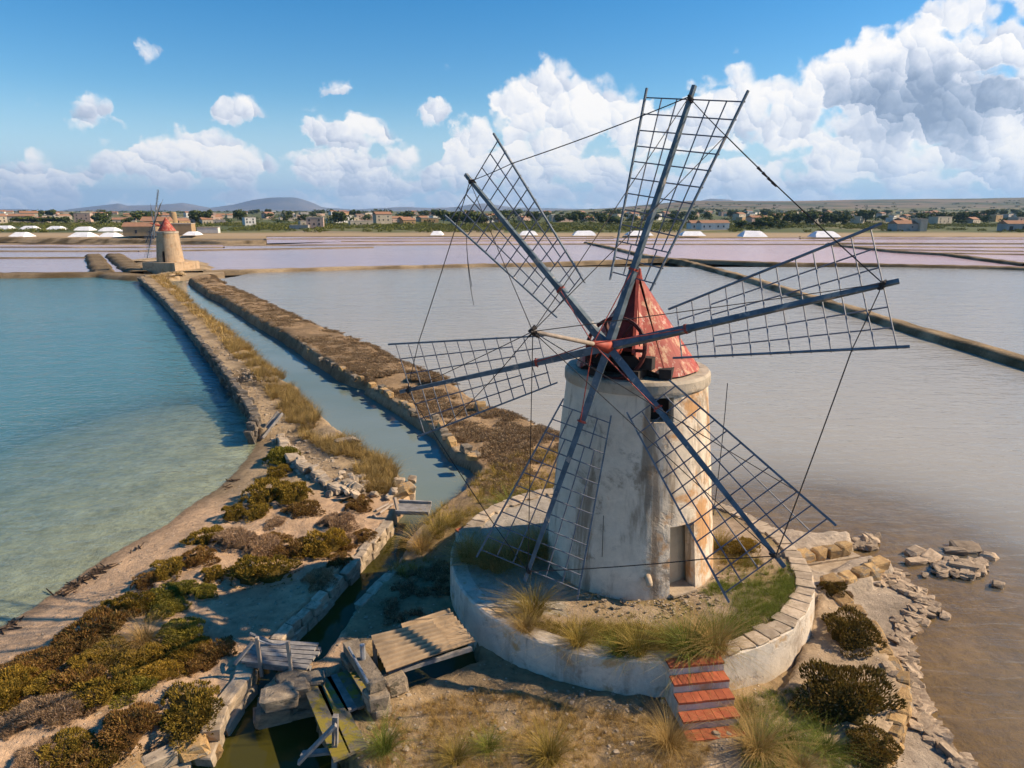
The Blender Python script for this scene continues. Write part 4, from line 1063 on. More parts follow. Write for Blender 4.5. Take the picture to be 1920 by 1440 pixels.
while y < 133:
    for c in range(2):
        l = rng.uniform(.6, 1.1); d = np.array([line_x(LB_wall, y + .5) - line_x(LB_wall, y), .5]); a = math.atan2(d[1], d[0])
        m = np.array(Matrix.Translation((line_x(LB_wall, y) + .1 - dsw.location.x, y + rng.normal(0, .1) - dsw.location.y, .30 + .48 * c + rng.normal(0, .05))) @ Matrix.Rotation(a, 4, 'Z') @ Matrix.Diagonal((l, .5, .5, 1)))
        jw.add(S_DARK[int(rng.integers(6))], m)
    y += .75
tag(jw.obj('far_stones', M['dark_stone'], dsw), kind='stuff')
# end of the wall and the tumbled heap beside it
wend = wall_thing('wall_end', 'crumbling pale end of the dry stone wall above the sandy shore', 'wall', at(600, 890, 0))
stone_row(wend, ln2([(520, 800), (548, 838), (572, 868), (612, 890), (645, 910)], 1.0), S_PALE, .5, .5, .32, lambda p: float(ground(p[0], p[1])) + .38, courses=2, jit=.10)
heap = wall_thing('rubble_heap', 'spilled heap of pale rubble at the end of the dry stone wall', 'rubble', at(665, 918, 0))
for i in range(70):
    u, v = 662 + rng.normal(0, 24), 918 + rng.normal(0, 9); p = on_ground(u, v); s = rng.uniform(.10, .32)
    put_stone('stone', S_PALE, (p[0], p[1], p[2] + s * .25 + max(0, .3 - abs(u - 655) * .008)), (s * 1.3, s, s * .7), rng.uniform(0, 6), heap, .4)
hp2 = wall_thing('rock_outcrop', 'yellow rocks on the canal bank just above the small footbridge', 'rocks', at(775, 915, 0))
for (u, v, s) in [(765, 905, .45), (778, 918, .55), (768, 930, .5), (785, 928, .4), (757, 928, .45), (790, 938, .35), (748, 934, .3)]:
    p = on_ground(u - 16, v + 2); put_stone('stone', S_TUFA if s > .45 else S_PALE, (p[0], p[1], max(p[2], .1) + .1), (s * 1.3, s, s * .8), rng.uniform(0, 6), hp2, .2)
p = on_ground(755, 893); put = put_stone('stone_slab', S_BLOCK, (p[0], p[1], p[2] + .25), (.85, .35, .4), .1, None); tag(put, 'single white stone slab on the canal bank beside brown scrub', 'stone')
p = on_ground(650, 833); put = put_stone('stone_slab', S_PALE, (p[0], p[1], p[2] + .2), (1.1, .5, .35), .2, None); tag(put, 'pale flat boulder half hidden in straw grass on the left dike', 'stone')
p = at(901, 762, .9); put = put_stone('stone_slab', S_TUFA, p, (.7, .5, .55), .5, None); tag(put, 'single orange boulder on the far edge of the heath dike', 'stone')
# rubble along the right shore: a loose bank of flat rocks
bank = wall_thing('rubble_bank', 'long bank of loose flat rocks along the water on the right shore', 'rocks', at(1715, 1250, 0))
shore = [(1650, 1072), (1690, 1088), (1722, 1108), (1752, 1130), (1738, 1150), (1703, 1166), (1696, 1195), (1700, 1230), (1708, 1258), (1718, 1300), (1742, 1350), (1768, 1390), (1810, 1440)]
for i in range(260):
    k = rng.uniform(0, len(shore) - 1.001); a = int(k); f = k - a
    u = shore[a][0] + (shore[a + 1][0] - shore[a][0]) * f - abs(rng.normal(0, 17)) + 6; v = shore[a][1] + (shore[a + 1][1] - shore[a][1]) * f + rng.normal(0, 7)
    p = on_ground(u, v); s = rng.uniform(.10, .34)
    put_stone('rock', S_ROCK, (p[0], p[1], max(p[2], -.02) + s * .10), (s * 1.5, s, s * .42), rng.uniform(0, 6), bank, .18)
isl = wall_thing('rock_islet', 'low islet of broken rock standing in the shallow water on the right', 'rocks', at(1790, 1065, 0))
for i in range(75):
    a = rng.uniform(0, 6.28); q = math.sqrt(rng.random()); u, v = 1800 + 52 * q * math.cos(a), 1068 + 17 * q * math.sin(a); s = rng.uniform(.14, .42) * (1.2 - .5 * q)
    p = at(u, v, 0); put_stone('rock', S_ROCK, (p[0], p[1], .05 + .10 * (1 - q)), (s * 1.5, s, s * .5), rng.uniform(0, 6), isl, .12)
for i, (u, v, s, lab) in enumerate([(1717, 1040, .75, 'dark rock standing in the water left of the islet'), (1716, 1054, .5, 'small flat rock in the water near the islet'), (1748, 1050, .6, 'brown rock at the left tip of the islet'),
                       (1812, 1031, .8, 'largest dark rock in the water behind the islet'), (1790, 1034, .6, 'rock just left of the largest dark rock by the islet'), (1850, 1044, .5, 'thin flat rock in the water right of the islet'),
                       (1840, 1053, .35, 'tiny rock in the water at the right tip of the islet'), (1873, 1097, .42, 'lone rock in the open water below the islet'), (1735, 1080, .25, 'tiny dark rock in the water below the islet'), (1772, 1155, .3, 'tiny rock in the water off the rubble bank')]):
    p = at(u, v, 0); tag(put_stone('water_rock', S_ROCK, (p[0], p[1], .03), (s * 1.3, s * .8, s * .42), rng.uniform(0, 6), None, .1), lab, 'rock')
rub = wall_thing('rubble_spit', 'dark heap of rocks at the end of the farther tufa block row', 'rocks', at(1618, 1024, 0))
for i in range(34):
    u, v = 1617 + rng.normal(0, 13), 1023 + rng.normal(0, 5); p = at(u, v, 0); s = rng.uniform(.16, .42)
    put_stone('rock', S_ROCK, (p[0], p[1], .08), (s * 1.3, s, s * .6), rng.uniform(0, 6), rub, .3)

# ------------------------------------------------------------------ footbridges and sluice
def plank(root, p0, p1, w, th, mat, name='plank'):
    b = root.location; return MB().beam(np.array(p0) - b, np.array(p1) - b, w, th, w * rng.uniform(.93, 1.05), th).obj(name, mat, root)
zb = .82
br = thing('plank_bridge', 'weathered plank footbridge with rail posts over the canal in the mill shadow', 'bridge', tuple(at(530, 1228, 0)))
FL, FR, NR, NL = at(484, 1200, zb), at(604, 1206, zb), at(578, 1256, zb), at(458, 1242, zb)
for i in range(6):
    f = (i + .5) / 6; a = FL + (NL - FL) * f; b = FR + (NR - FR) * f; e = (b - a) / np.linalg.norm(b - a)
    plank(br, a - e * rng.uniform(0, .18), b + e * rng.uniform(-.1, .12), np.linalg.norm(NL - FL) / 6.4, .06, M['grey_wood'])
for f in (.15, .85):
    plank(br, FL + (NL - FL) * f - np.array([0, 0, .12]), FR + (NR - FR) * f - np.array([0, 0, .12]), .14, .16, M['grey_wood'], 'joist')
tops = []
for u, v in ((489, 1246), (546, 1254)):
    p = at(u, v, zb); plank(br, p - np.array([0, 0, .35]), p + np.array([-.03, .0, .82]), .09, .08, M['pale_wood'], 'rail_post'); tops.append(p + np.array([-.03, 0, .76]))
MB().tube([q - np.array(br.location) for q in sag(tops[0], tops[1], .10)], .022, 5).obj('hand_rope', M['pipe'], br)
plank(br, at(440, 1246, .75), at(474, 1204, 1.1), .10, .05, M['grey_wood'], 'brace'); plank(br, at(468, 1188, 1.2), at(512, 1206, .9), .09, .06, M['grey_wood'], 'brace')
b2 = thing('small_footbridge', 'small board footbridge with one leaning post where the canal narrows', 'bridge', tuple(at(772, 955, 0)))
FL, FR, NR, NL = at(748, 943, .8), at(809, 946, .8), at(804, 965, .8), at(742, 963, .8)
for i in range(3):
    f = (i + .5) / 3; plank(b2, FL + (NL - FL) * f, FR + (NR - FR) * f, np.linalg.norm(NL - FL) / 3.1, .07, M['grey_wood'])
for q0, q1 in ((FL, FR), (NL, NR)): plank(b2, q0 + np.array([0, 0, .09]), q1 + np.array([0, 0, .09]), .10, .10, M['grey_wood'], 'edge_board')
pp = at(748, 968, .6); plank(b2, pp, at_y(740, 933, pp[1] + .15), .11, .10, M['pale_wood'], 'post')
for i, (a, b, lab) in enumerate([((700, 965), (738, 966), 'longest loose pole lying on the sand left of small footbridge'), ((705, 957), (728, 945), 'pale split pole leaning toward the small footbridge'), ((712, 962), (737, 955), 'short pale stick between the two poles by small footbridge')]):
    q0, q1 = on_ground(*a, .06), on_ground(*b, .12); tag(MB().tube([q0, q1], .05, 6).obj('loose_pole', M['pale_wood']), lab, 'pole')

ZR = 1.42
sh = thing('sluice_shelter', 'corrugated sheet roof over the sluice between stone gate and platform', 'shelter', tuple(at(790, 1250, 0)))
def corrugated(name, c, z, nw, mat):
    """c: far-left, far-right, near-right, near-left photo points"""
    P4 = [at(u, v, zz) for (u, v), zz in zip(c, z)]
    nu, nv = 10, nw * 6 + 1; V = []
    for i in range(nu):
        for j in range(nv):
            a, b = i / (nu - 1), j / (nv - 1)
            p = (P4[0] * (1 - a) + P4[1] * a) * (1 - b) + (P4[3] * (1 - a) + P4[2] * a) * b
            V.append(p + np.array([0, 0, .045 * math.cos(b * nw * 2 * math.pi)]) - np.array(sh.location))
    V = np.array(V); Fg = grid_faces(nu, nv); n = len(V)
    Fc = [tuple(f) for f in Fg] + [tuple(i + n for i in f[::-1]) for f in Fg]
    rim_ = [i * nv for i in range(nu)]
    for e in ([j for j in range(nv)], [(nu - 1) * nv + j for j in range(nv)], rim_, [i + nv - 1 for i in rim_]):
        for q, r_ in zip(e[:-1], e[1:]): Fc.append((q, r_, r_ + n, q + n))
    o = obj(name, mesh_from(name, np.r_[V, V - np.array([0, 0, .012])], Fc, mat), sh); return o
corrugated('roof_panel', [(752, 1172), (843, 1143), (893, 1204), (800, 1236)], [ZR - .02, ZR - .06, ZR - .42, ZR - .40], 8, M['sheet'])
corrugated('roof_panel', [(696, 1194), (812, 1166), (850, 1217), (726, 1262)], [ZR + .06, ZR + .06, ZR - .32, ZR - .32], 8, M['sheet'])
for a, b in (((700, 1200), (845, 1152)), ((728, 1264), (884, 1216)), ((712, 1232), (866, 1186))):
    zz = ZR - .14 - .38 * ((a[1] - 1200) / 64)
    plank(sh, at(*a, zz), at(*b, zz - .02), .10, .11, M['grey_wood'], 'rafter')
for u, v in ((702, 1202),):
    q = at(u, v, ZR - .15); plank(sh, q, q * np.array([1, 1, 0]) + np.array([0, 0, -.3]), .10, .10, M['grey_wood'], 'roof_post')
gate = thing('sluice_gate', 'stone sluice gate of two block pillars under one heavy beam', 'gate', tuple(at(690, 1290, 0)))
gz = 1.22
A, B = at(662, 1216, gz), at(706, 1284, gz)
plank(gate, A - (B - A) * .12, B + (B - A) * .05, .40, .26, M['old_block'], 'lintel')
for q, sx in ((A, .55), (B, .6)):
    for zz in (.15, .50, .85):
        put_stone('stone', S_OLD, (q[0], q[1], zz + .0), (sx, .55, .37), math.atan2((B - A)[1], (B - A)[0]) + rng.normal(0, .05), gate, .02)
for (u, v, z, s) in ((738, 1296, .35, .62), (742, 1282, .74, .55), (726, 1300, .1, .6)): put_stone('stone', S_TUFA if z < .2 else S_OLD, at(u, v, z), (s, s * .9, .42), .45, gate, .04)
q = at(681, 1236, gz + .12); MB().tube([q - np.array(gate.location), q - np.array(gate.location) + np.array([0, 0, .42])], .07, 8).obj('pipe', M['pipe'], gate)
q0, q1 = at(654, 1214, gz + .2), at(690, 1280, gz + .2); MB().tube([q0 - np.array(gate.location), q1 - np.array(gate.location)], .035, 6).obj('iron_bar', M['pipe'], gate)
wk = thing('mossy_walkway', 'mossy plank walkway beside the sluice gate above dark water', 'walkway', tuple(at(630, 1350, 0)))
wz = .72
for a, b, w, mt in (((584, 1284), (642, 1422), .42, 'moss_wood'), ((606, 1274), (672, 1408), .40, 'moss_wood'), ((622, 1268), (660, 1332), .26, 'grey_wood'), ((640, 1262), (680, 1326), .26, 'moss_wood'), ((656, 1256), (694, 1318), .22, 'moss_wood')):
    plank(wk, at(*a, wz), at(*b, wz), w, .07, M[mt])
for a, b in (((580, 1300), (690, 1270)), ((622, 1395), (678, 1378))): plank(wk, at(*a, wz - .11), at(*b, wz - .11), .14, .14, M['grey_wood'], 'bearer')
mooring = thing('mooring_frame', 'grey wooden post with crossed boards standing in the pool at the bottom edge', 'post', tuple(at(622, 1446, 0)))
pb = at(624, 1450, 0); top = at_y(629, 1342, pb[1])
plank(mooring, pb - np.array([0, 0, .6]), top, .13, .12, M['grey_wood'], 'post'); plank(mooring, at_y(630, 1358, pb[1] - .1), at_y(560, 1430, pb[1] - .25), .15, .06, M['grey_wood'], 'board')
plank(mooring, at_y(566, 1414, pb[1] + .2), at_y(622, 1408, pb[1] + .1), .16, .07, M['grey_wood'], 'board'); MB().tube([q - np.array(mooring.location) for q in sag(top, at_y(626, 1398, pb[1] - .1), 0)], .02, 5).obj('rope', M['pale_wood'], mooring)
tr = thing('wooden_trough', 'old wooden trough board leaning off the dike wall into the blue basin', 'trough', tuple(at(500, 815, 0)))
T0, T1 = at(489, 822, .15), at(526, 776, 1.25)
plank(tr, T0, T1, .42, .06, M['grey_wood'], 'board'); e = np.cross(T1 - T0, [0, 0, 1.0]); e /= np.linalg.norm(e)
for sg in (-1, 1): plank(tr, T0 + e * sg * .21 + np.array([0, 0, .08]), T1 + e * sg * .21 + np.array([0, 0, .08]), .05, .16, M['grey_wood'], 'side_board')
tag(MB().beam(at(1615, 1094, .2), at(1648, 1089, .2), .2, .06).obj('loose_plank', M['pale_wood']), 'loose pale plank lying on the beach by the tufa blocks', 'plank')
pw = []
for (u, v, n) in [(8, 1174, 10), (34, 1160, 8), (118, 1106, 12), (140, 1092, 16), (160, 1080, 18), (182, 1066, 16), (206, 1054, 10), (258, 1026, 5), (432, 905, 4), (446, 893, 4)]:
    p = on_ground(u, v + 6)
    for i in range(n):
        q = p + np.r_[rng.normal(0, .16), rng.normal(0, .16), 0]; q[2] = max(float(ground(q[0], q[1])), 0) + .02; d = rng.normal(0, .14, 3) * np.array([1, 1, .2]); pw.append((q - d, q, q + d + np.array([0, 0, .02])))
wm = MB()
for a_ in pw: wm.tube(a_, .022, 4)
tag(wm.obj('seaweed', M['seaweed']), 'dark line of washed up seaweed along the sandy edge of blue basin', 'seaweed', kind='stuff')

# ------------------------------------------------------------------ vegetation
def blades_arrays(n, spread, h, lean, width, r, upright=0.0, seg=3, hvar=.35):
    """n curved blades growing from one foot; returns V, F (quads), rnd"""
    az = r.uniform(0, 2 * math.pi, n); q = np.sqrt(r.random(n)) * spread
    base = np.c_[q * np.cos(az), q * np.sin(az), np.zeros(n)]
    a2 = az + r.normal(0, .5, n); out = np.c_[np.cos(a2), np.sin(a2), np.zeros(n)]
    H_ = h * (1 + r.uniform(-hvar, hvar, n)); L = lean * (.25 + r.random(n)) * np.where(r.random(n) < .2, 1.5, 1.0)
    side = np.c_[-np.sin(a2 + r.normal(0, .6, n)), np.cos(a2), np.zeros(n)]
    V = []; t = np.linspace(0, 1, seg + 1)
    for k in t:
        c = base + out * (L * H_ * k * k)[:, None] + np.c_[np.zeros(n), np.zeros(n), H_ * (k - .38 * L * k * k)]
        w = width * (1 - .85 * k)
        V.append(c - side * w / 2); V.append(c + side * w / 2)
    V = np.stack(V, 1).reshape(-1, 3); m = 2 * (seg + 1)
    Fb = np.array([[2 * k, 2 * k + 1, 2 * k + 3, 2 * k + 2] for k in range(seg)])
    F_ = (np.arange(n)[:, None, None] * m + Fb[None]).reshape(-1, 4)
    rnd = np.repeat(np.clip(r.normal(.5, .25, n), 0, 1), m)
    tt = np.tile(np.repeat(t, 2), n)
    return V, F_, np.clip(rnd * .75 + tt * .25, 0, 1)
def cushion_arrays(n, r, hh=.55, leaf=.10, lw=.030, lumps=7, core=True, holes=.30):
    """low cushion shrub of radius 1: short upright shoots all over an uneven dome"""
    lc = np.c_[r.uniform(-.6, .6, (lumps, 2)), r.uniform(.05, .35, lumps)]; lr = r.uniform(.35, .6, lumps)
    def dome(az, u):
        rad = np.sqrt(u)
        rad = rad * (1 + .24 * np.sin(az * 2 + lc[0, 0] * 9) + .15 * np.sin(az * 5 + lc[1, 0] * 9) + .09 * np.sin(az * 9 + lc[2, 0] * 9))
        x, y = rad * np.cos(az), rad * np.sin(az)
        z = hh * np.sqrt(np.clip(1 - u, 0, 1)) * .75
        for c_, r_ in zip(lc, lr): z = np.maximum(z, hh * (c_[2] + .75 * np.sqrt(np.clip(1 - ((x - c_[0]) ** 2 + (y - c_[1]) ** 2) / r_ ** 2, 0, 1))))
        z = np.where(u > .97, 0, z)
        return np.c_[x, y, z]
    az = r.uniform(0, 2 * math.pi, n); u = r.random(n) ** .85
    p = dome(az, u); p[:, 2] *= r.uniform(.72, 1.03, n)
    ok_ = fbm(p[:, 0] + lc[0, 0] * 30, p[:, 1] + lc[1, 1] * 30, 2.6, 3) > holes; p = p[ok_]; n = len(p)
    p[:, 2] *= .80 + .45 * fbm(p[:, 0] + lc[2, 0] * 30, p[:, 1], 3.5, 2)
    d = p * np.array([.55, .55, .9]) + np.array([0, 0, .25]) + r.normal(0, .28, (n, 3)); d /= np.linalg.norm(d, axis=1)[:, None]
    s = np.cross(d, r.normal(0, 1, (n, 3))); s /= np.linalg.norm(s, axis=1)[:, None]
    L = leaf * r.uniform(.6, 1.5, n)[:, None]; w = lw * r.uniform(.7, 1.3, n)[:, None]
    a = p - d * L * .3; m = p + d * L * .35; e = p + d * L * .9
    V = np.stack([a - s * w * .4, a + s * w * .4, m + s * w, m - s * w, e + s * w * .25, e - s * w * .25], 1).reshape(-1, 3)
    k = np.arange(n)[:, None] * 6
    F_ = np.concatenate([k + np.array([[0, 1, 2, 3]]), k + np.array([[3, 2, 4, 5]])])
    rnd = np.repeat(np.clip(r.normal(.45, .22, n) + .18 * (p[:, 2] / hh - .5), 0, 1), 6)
    if core:  # dark inner dome added to block light and stand in for inner shade
        A, U = np.meshgrid(np.linspace(0, 2 * math.pi, 21), np.array([0.0, .08, .25, .5, .75, .92, .995]), indexing='ij')
        c = dome(A.ravel(), U.ravel()) * np.array([.74, .74, .50]); c[:, 2] -= .02
        F2 = grid_faces(21, 7) + len(V)
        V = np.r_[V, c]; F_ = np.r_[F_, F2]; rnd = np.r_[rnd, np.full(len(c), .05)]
    return V, F_, rnd
def variants(name, arrs, mat): return [mesh_from(name, V, F_, mat, attrs={'rnd': rn}) for V, F_, rn in arrs]
rv = np.random.default_rng(11)
CUSH = {}
for key, hh, leaf in (('olive', .58, .10), ('brownbush', .52, .11), ('bright', .50, .11), ('greybush', .50, .14), ('darkbush', .60, .085)):
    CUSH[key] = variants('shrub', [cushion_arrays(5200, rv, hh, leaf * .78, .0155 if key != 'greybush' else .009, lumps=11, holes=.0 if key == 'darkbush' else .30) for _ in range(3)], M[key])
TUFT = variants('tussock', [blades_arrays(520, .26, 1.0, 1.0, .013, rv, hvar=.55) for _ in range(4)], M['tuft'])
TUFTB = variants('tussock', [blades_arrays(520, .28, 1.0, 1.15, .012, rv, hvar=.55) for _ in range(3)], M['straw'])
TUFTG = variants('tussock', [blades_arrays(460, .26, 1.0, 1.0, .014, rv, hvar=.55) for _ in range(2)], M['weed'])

def shrub(u, v, wpx, kind, label, hf=1.0, asp=.8, group=None, name='shrub'):
    p = on_ground(u, v); w = wpx * px(p) / 2
    y_in = w * asp
    p = p + np.array([0, y_in * .35, 0]); p[2] = float(ground(p[0], p[1])) - .04
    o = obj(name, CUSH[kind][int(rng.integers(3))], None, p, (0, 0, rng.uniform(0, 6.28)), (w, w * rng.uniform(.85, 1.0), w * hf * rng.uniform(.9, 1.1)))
    return tag(o, label, 'shrub', group)
SHRUBS = [
 (527, 866, 74, 'bright', 'bright green shrub at the foot of the dry stone wall end', 1.1), (521, 893, 52, 'olive', 'small olive shrub just below the bright shrub at the wall foot', .9),
 (498, 938, 92, 'olive', 'wide olive shrub in the middle of the upper sand clump', 1.0), (548, 938, 78, 'olive', 'olive shrub at the right end of the upper sand clump', 1.0), (437, 972, 52, 'olive', 'small round olive shrub nearest the basin in the upper sand clump', 1.1),
 (480, 966, 62, 'olive', 'low olive shrub between the round one and the brown one', .8), (566, 962, 74, 'brownbush', 'reddish brown shrub at the lower right of the upper sand clump', .8), (517, 985, 46, 'greybush', 'small grey twiggy shrub on open sand below the upper clump', .8),
 (632, 990, 74, 'greybush', 'grey-brown shrub by the loose poles left of the small footbridge', .9), (668, 950, 66, 'brownbush', 'low brown shrub just below the rubble heap', .7), (636, 1022, 60, 'greybush', 'grey twiggy shrub above the small reddish shrub', .8),
 (604, 1034, 96, 'olive', 'dark olive shrub at the right end of the middle sand clump', .9), (545, 1040, 84, 'brownbush', 'brown shrub in the middle of the middle sand clump', .8), (493, 1036, 80, 'greybush', 'grey dry shrub at the left of the middle sand clump', .8),
 (510, 1016, 54, 'brownbush', 'little brown shrub above the grey dry one on the sand', .8), (383, 1018, 68, 'olive', 'olive shrub at the left of the pair nearest the basin', 1.1), (438, 1022, 86, 'greybush', 'grey-green shrub at the right of the pair nearest the basin', .9),
 (486, 1086, 108, 'olive', 'neat round olive cushion shrub standing alone on the sand', .95), (597, 1094, 68, 'greybush', 'round grey-brown cushion shrub against the canal kerb', 1.0), (633, 1058, 62, 'brownbush', 'low brown shrub against the canal kerb above the round grey one', .7),
 (648, 1030, 36, 'brownbush', 'smallest reddish shrub beside the canal kerb', 1.0), (682, 1012, 54, 'brownbush', 'brown shrub beside the top of the canal kerb', .7), (398, 1086, 54, 'olive', 'small olive shrub left of the neat round cushion shrub', 1.0),
 (268, 1096, 56, 'brownbush', 'brown shrub at the lower end of the shrub row by the beach', .9), (312, 1078, 72, 'olive', 'olive shrub in the middle of the shrub row by the beach', .9), (368, 1056, 70, 'brownbush', 'brown-green shrub at the upper end of the shrub row by the beach', .9),
 (236, 1146, 88, 'olive', 'olive shrub left of the yellow-green patch near the beach', .9), (300, 1128, 80, 'bright', 'yellow-green shrub in the middle of the bright patch', .7), (340, 1110, 60, 'bright', 'yellow-green shrub at the top of the bright patch', .8),
 (381, 1118, 50, 'bright', 'round lime shrub at the right of the bright patch', 1.1), (312, 1150, 74, 'bright', 'yellow-green shrub at the bottom of the bright patch', .7),
 (172, 1200, 118, 'brownbush', 'large red-brown shrub at the top of the lower left thicket', 1.0), (335, 1205, 92, 'bright', 'green shrub at the right top of the lower left thicket', 1.0), (392, 1235, 84, 'brownbush', 'rust brown shrub at the edge of the tower shadow', .8),
 (596, 1312, 178, 'darkbush', None, 1.0), (1567, 1112, 56, 'darkbush', 'small dark shrub between tufa blocks and the platform', 1.0), (1590, 1108, 30, 'greybush', 'tiny grey shrub right of the small dark one by the tufa blocks', 1.0),
 (1603, 1206, 122, 'darkbush', 'upper of the two large dark shrubs right of the platform', .95), (1594, 1335, 180, 'darkbush', 'largest dark shrub on the terrace right of the steps', .95),
 (232, 1385, 122, 'brownbush', 'dark red-brown shrub at the bottom left beside the kerb', 1.0), (345, 1355, 150, 'olive', 'broad olive-brown shrub overhanging the kerb at bottom left', .8), (325, 1398, 108, 'greybush', 'pale dry twiggy shrub by the kerb at bottom left', .8),
 (1395, 1000, 60, 'olive', 'olive shrub on the platform right behind the tower', 1.2), (1640, 1438, 110, 'darkbush', 'dark shrub cut by the bottom edge near the right shore', .8)]
for s in SHRUBS:
    if s[4] is None: continue
    if s[0] == 1395:
        p = at(1392, 1030, PLAT_Z); w = 60 * px(p) / 2; tag(obj('shrub', CUSH['olive'][0], None, p, (0, 0, 1), (w, w, w * 1.0)), s[4], 'shrub'); continue
    shrub(*s)
THICK = [(120, 1235, 110, 'brownbush'), (62, 1262, 118, 'brownbush'), (205, 1240, 100, 'olive'), (322, 1240, 100, 'olive'), (20, 1300, 110, 'olive'), (130, 1300, 120, 'brownbush'), (190, 1312, 130, 'olive'), (245, 1298, 100, 'bright'), (292, 1272, 84, 'olive'),
         (80, 1350, 120, 'greybush'), (22, 1275, 90, 'brownbush'), (150, 1335, 90, 'greybush'), (260, 1250, 90, 'olive'), (160, 1265, 90, 'olive'), (90, 1300, 90, 'olive'), (-30, 1330, 110, 'olive'), (20, 1372, 70, 'greybush'), (350, 1258, 70, 'brownbush'), (370, 1222, 60, 'olive')]
TL = ['brown saltbush below the red-brown one atop the lower left thicket', 'brown saltbush left of middle in the lower left thicket', 'olive saltbush beside the smaller dry tussock in the thicket', 'olive saltbush below the green one at the thicket top right',
      'olive saltbush at the left picture edge of the thicket', 'brown saltbush in the centre of the lower left thicket', 'widest olive saltbush at the lower edge of the thicket', 'bright saltbush beside the widest olive one in the thicket', 'olive saltbush at the right end of the thicket above the path',
      'wide grey dry saltbush at the lower left of the thicket', 'brown saltbush touching the left picture edge in the thicket', 'grey dry saltbush below the central brown one in the thicket', 'olive saltbush under the round dry tussock', 'olive saltbush between the central brown one and the tussocks',
      'olive saltbush left of the central brown one in the thicket', 'olive saltbush cut by the left picture edge', 'small grey saltbush near the left edge above the path', 'small brown saltbush at the right tip of the thicket', 'small olive saltbush beside the rust brown shrub in shadow']
for (u, v, w, k), lab in zip(THICK, TL): shrub(u, v, w, k, lab, .8, group='lower left thicket')
LOW = [(115, 1428, 120, 'olive'), (165, 1442, 110, 'brownbush'), (60, 1440, 110, 'greybush'), (200, 1420, 80, 'olive'), (285, 1412, 90, 'greybush'), (255, 1425, 80, 'olive')]
LL = ['olive low shrub second from left along the bottom edge', 'brown low shrub in the middle of the bottom left edge', 'grey low shrub in the bottom left corner', 'small olive low shrub below the dark red-brown one', 'grey low shrub by the tufa kerb at the bottom left', 'olive low shrub between the grey one and the tufa kerb']
for (u, v, w, k), lab in zip(LOW, LL): shrub(u, v, w, k, lab, .7, group='low shrubs along the bottom left kerb')

def tussock(u, v, hpx, meshes, label, z=None, wide=1.0, group=None, name='grass_tussock'):
    p = on_ground(u, v) if z is None else at(u, v, z)
    h = hpx * px(p) * .80
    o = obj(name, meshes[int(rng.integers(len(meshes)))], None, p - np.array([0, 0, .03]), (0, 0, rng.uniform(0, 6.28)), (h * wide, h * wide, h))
    return tag(o, label, 'grass', group)
pz = PLAT_Z
for a in [(1000, 1150, 66, TUFT, 'tall yellow-green grass tussock at the left front of the platform', pz, 1.25), (985, 1180, 46, TUFTB, 'dry tussock just below the tall one on the platform', pz, 1.3), (1195, 1222, 62, TUFT, 'green-brown tussock at the middle front of the platform', pz, 1.3),
          (1160, 1225, 44, TUFTG, 'small green tussock left of the steps on the platform', pz, 1.3), (1290, 1226, 82, TUFTG, 'large dark green tussock on the platform right above the steps', pz, 1.1), (1340, 1220, 92, TUFTB, 'tall dry tussock on the platform right of the steps', pz, 1.0),
          (1085, 1205, 44, TUFT, 'short mixed tussock left of the middle on the platform', pz, 1.6), (1250, 1212, 50, TUFT, 'short tussock between the two large ones on the platform', pz, 1.3), (1350, 1025, 40, TUFT, 'yellowish tussock on the platform behind the lower right sail', pz, 1.3),
          (720, 1408, 66, TUFTG, 'dark green tussock beside the mossy walkway', None, 1.0), (1030, 1425, 76, TUFT, 'big tussock at the bottom edge below the platform', None, 1.1), (855, 1425, 46, TUFT, 'pale tussock left of the big one at the bottom edge', None, 1.4), (915, 1405, 40, TUFTG, 'small green tussock in front of the platform wall', None, 1.3),
          (1255, 1400, 76, TUFTB, 'dark dry tussock at the foot of the red steps on the left', None, 1.0), (1390, 1340, 50, TUFTB, 'dry tussock at the right side of the red steps', None, 1.2),
          (1420, 1410, 80, TUFTB, 'tall straw tussock at the bottom edge right of the steps', None, 1.1), (1470, 1395, 50, TUFTG, 'green tussock on the terrace right of the steps', None, 1.6), (1545, 1410, 46, TUFTG, 'green tussock near the curved tufa wall', None, 1.6),
          (1500, 1440, 50, TUFTB, 'straw tussock at the bottom edge near the green ones', None, 1.3), (272, 1210, 58, TUFTB, 'round dry grass tussock in the lower left thicket', None, 1.0), (215, 1235, 40, TUFTB, 'smaller dry tussock left of the round one in the thicket', None, 1.2),
          (700, 985, 1, TUFT, None, None, 1), (820, 1005, 52, TUFT, 'tall pale tussock on the right canal bank by the footbridge', None, 1.1), (850, 985, 40, TUFT, 'tussock above the tall pale one on the right canal bank', None, 1.3), (790, 1030, 46, TUFTB, 'dry tussock lower on the right canal bank', None, 1.2),
          (960, 955, 34, TUFTG, 'green tussock behind the platform left of the tower', None, 2.0), (1010, 945, 34, TUFT, 'yellow tussock behind the platform beside the tower', None, 2.0), (885, 905, 30, TUFT, 'low tussock at the canal bend', None, 1.8)]:
    if a[4] is None: continue
    tussock(*a)
ORD = ['leftmost', 'second', 'third', 'fourth', 'fifth', 'sixth', 'seventh', 'eighth', 'ninth', 'tenth', 'rightmost']
for i in range(11):                        # dark brush behind the platform, in the shade of the tower
    u, v = 870 + 15 * i + rng.normal(0, 4), 1062 - abs(i - 4) * 4 + rng.normal(0, 5)
    tussock(u, v, 62, TUFTB if i % 3 else TUFT, f'{ORD[i]} clump{"" if i in (0, 10) else " from the left"} of tall shaded grass at the back left of the platform', pz, 1.0, 'shaded grass behind the sail')

